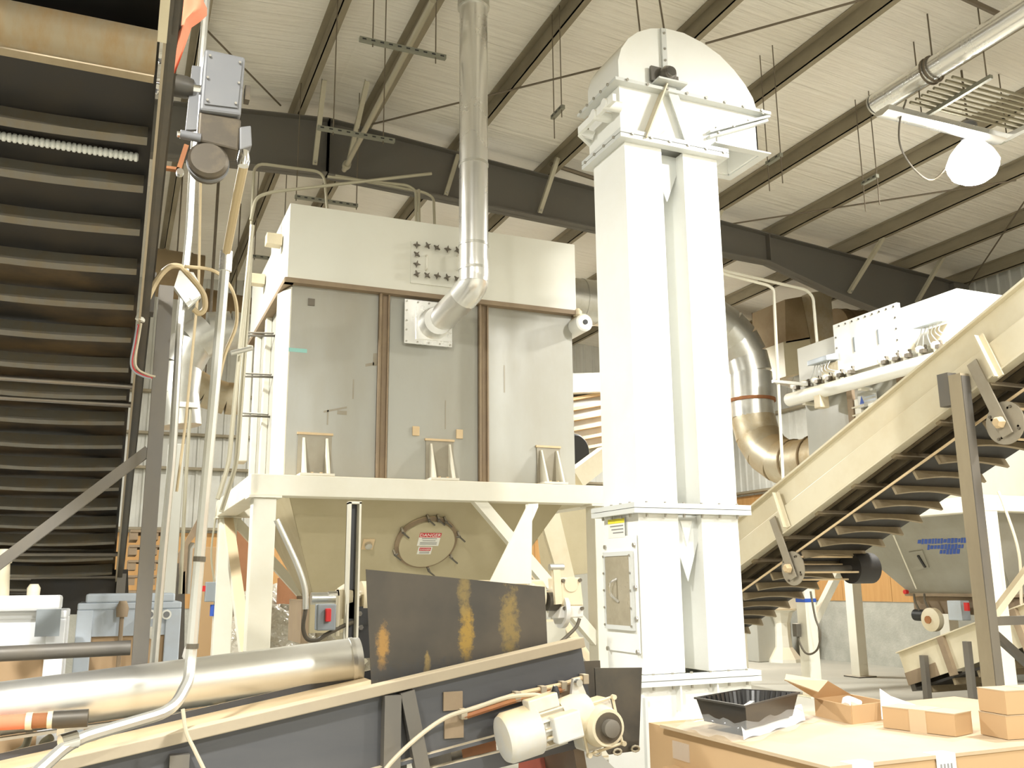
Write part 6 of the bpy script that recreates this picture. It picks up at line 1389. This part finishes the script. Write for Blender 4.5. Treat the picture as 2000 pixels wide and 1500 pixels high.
# shaft coupling details under the bin: pale front panel right of skirt plate
m = MB(); m.prism([onY(x, y, 7.0) for x, y in [(1062, 1215), (1105, 1212), (1100, 1520), (1058, 1520)]], (0, .3, 0)); single(m, 'pale_housing', 'ivory', 'pale boxed housing below the tan gear motor', 'housing')
# pedestal and far equipment by the right wall
pd = thing('machine_pedestal', (12.3, 16.0, 0), 'cream cast pedestal with flared base on the floor by the far wall', 'pedestal')
pc_ = onZ(1532, 1281, 0)*.93; pc_.z = 0; 
MB().lathe([(.34, 0), (.33, .06), (.17, .28), (.15, .5), (.15, .75), (.22, .95), (.30, 1.0)], (pc_.x, pc_.y, 0), (0, 0, 1), 8).build('column', 'ivory', pd)
MB().box(pc_.x-.55, pc_.x+.30, pc_.y+.1, pc_.y+.6, .0, 1.0).build('block', 'bin_grey', pd, bevel=.02)
MB().box(pc_.x-.30, pc_.x+.45, pc_.y-.1, pc_.y+.5, 1.0, 1.25).build('head_block', 'ivory', pd, bevel=.02)
MB().box(pc_.x+.1, pc_.x+.5, pc_.y-.05, pc_.y+.35, 1.25, 1.5).build('head_wedge', 'ivory', pd, bevel=.03)
q = onY(1490, 1255, 16.4); single(MB().box(q.x-.5, q.x+.3, 16.4, 16.9, 0, 1.1), 'concrete_block', 'concrete', 'pale concrete block on the floor beside the cream pedestal', 'block', bevel=.02)
cq = [onX(x, y, 8.93) for x, y in [(1583, 1155), (1592, 1205), (1602, 1235), (1598, 1265), (1585, 1277), (1572, 1274), (1562, 1255), (1558, 1235)]]
single(MB().tube(spline(cq, 6), .014, 8), 'hanging_cable', 'cable', 'black cable looping beside the banded collector leg', 'cable', SM)
q = onX(1558, 1232, 8.93); single(MB().box(8.88, 8.96, q.y-.04, q.y+.05, q.z-.08, q.z+.1), 'plug_box', 'bearing', 'small dark plug box on the banded collector leg', 'box', bevel=.006)
hc2 = [onX(x, y, 9.1) for x, y in [(1950, 960), (1962, 990), (1990, 1080), (1995, 1180)]]
single(MB().tube(spline(hc2, 6), .016, 8), 'hanging_cable', 'cable_tan', 'tan cable hanging beside the near collector leg', 'cable', SM)

# grey column and stacked pallets between dark conveyor and bin stand
q = onY(337, 1000, 9.4); zc_ = onY(337, 866, 9.4).z
single(MB().box(q.x-.075, q.x+.075, 9.4, 9.55, 0, zc_), 'steel_column', 'bin_grey', 'pale grey column standing right of the dark conveyor post', 'column', bevel=.006)
pl_ = thing('pallet_stack', (onY(300, 1100, 13.6).x, 13.6, 0), 'stack of dark wooden pallets behind the dark conveyor post', 'pallets')
x0 = onY(250, 1100, 13.6).x; x1 = onY(345, 1100, 13.6).x
for i in range(12):
    z = .2*i
    for k in range(3): MB().box(x0+(x1-x0-.1)*k/2, x0+(x1-x0-.1)*k/2+.1, 13.6, 14.6, z, z+.1).build('stringer', 'seam_brown', pl_)
    MB().box(x0, x1, 13.58, 14.6, z+.1, z+.13).build('deck', 'seam_brown', pl_)

fp_ = thing('support_leg', (11.58, 12.53, 0), 'white square leg with base plate standing alone before the concrete wall', 'leg')
MB().box(11.49, 11.68, 12.43, 12.62, .02, 2.35).build('post', 'ivory', fp_, bevel=.006)
MB().box(11.40, 11.77, 12.35, 12.71, 0, .02).build('base_plate', 'bearing', fp_)
MB().box(9.2, 11.7, 12.45, 12.6, 2.35, 2.5).build('cross_beam', 'ivory', fp_)
MB().box(9.1, 9.28, 12.43, 12.62, 0, 2.35).build('post', 'ivory', fp_, bevel=.006)
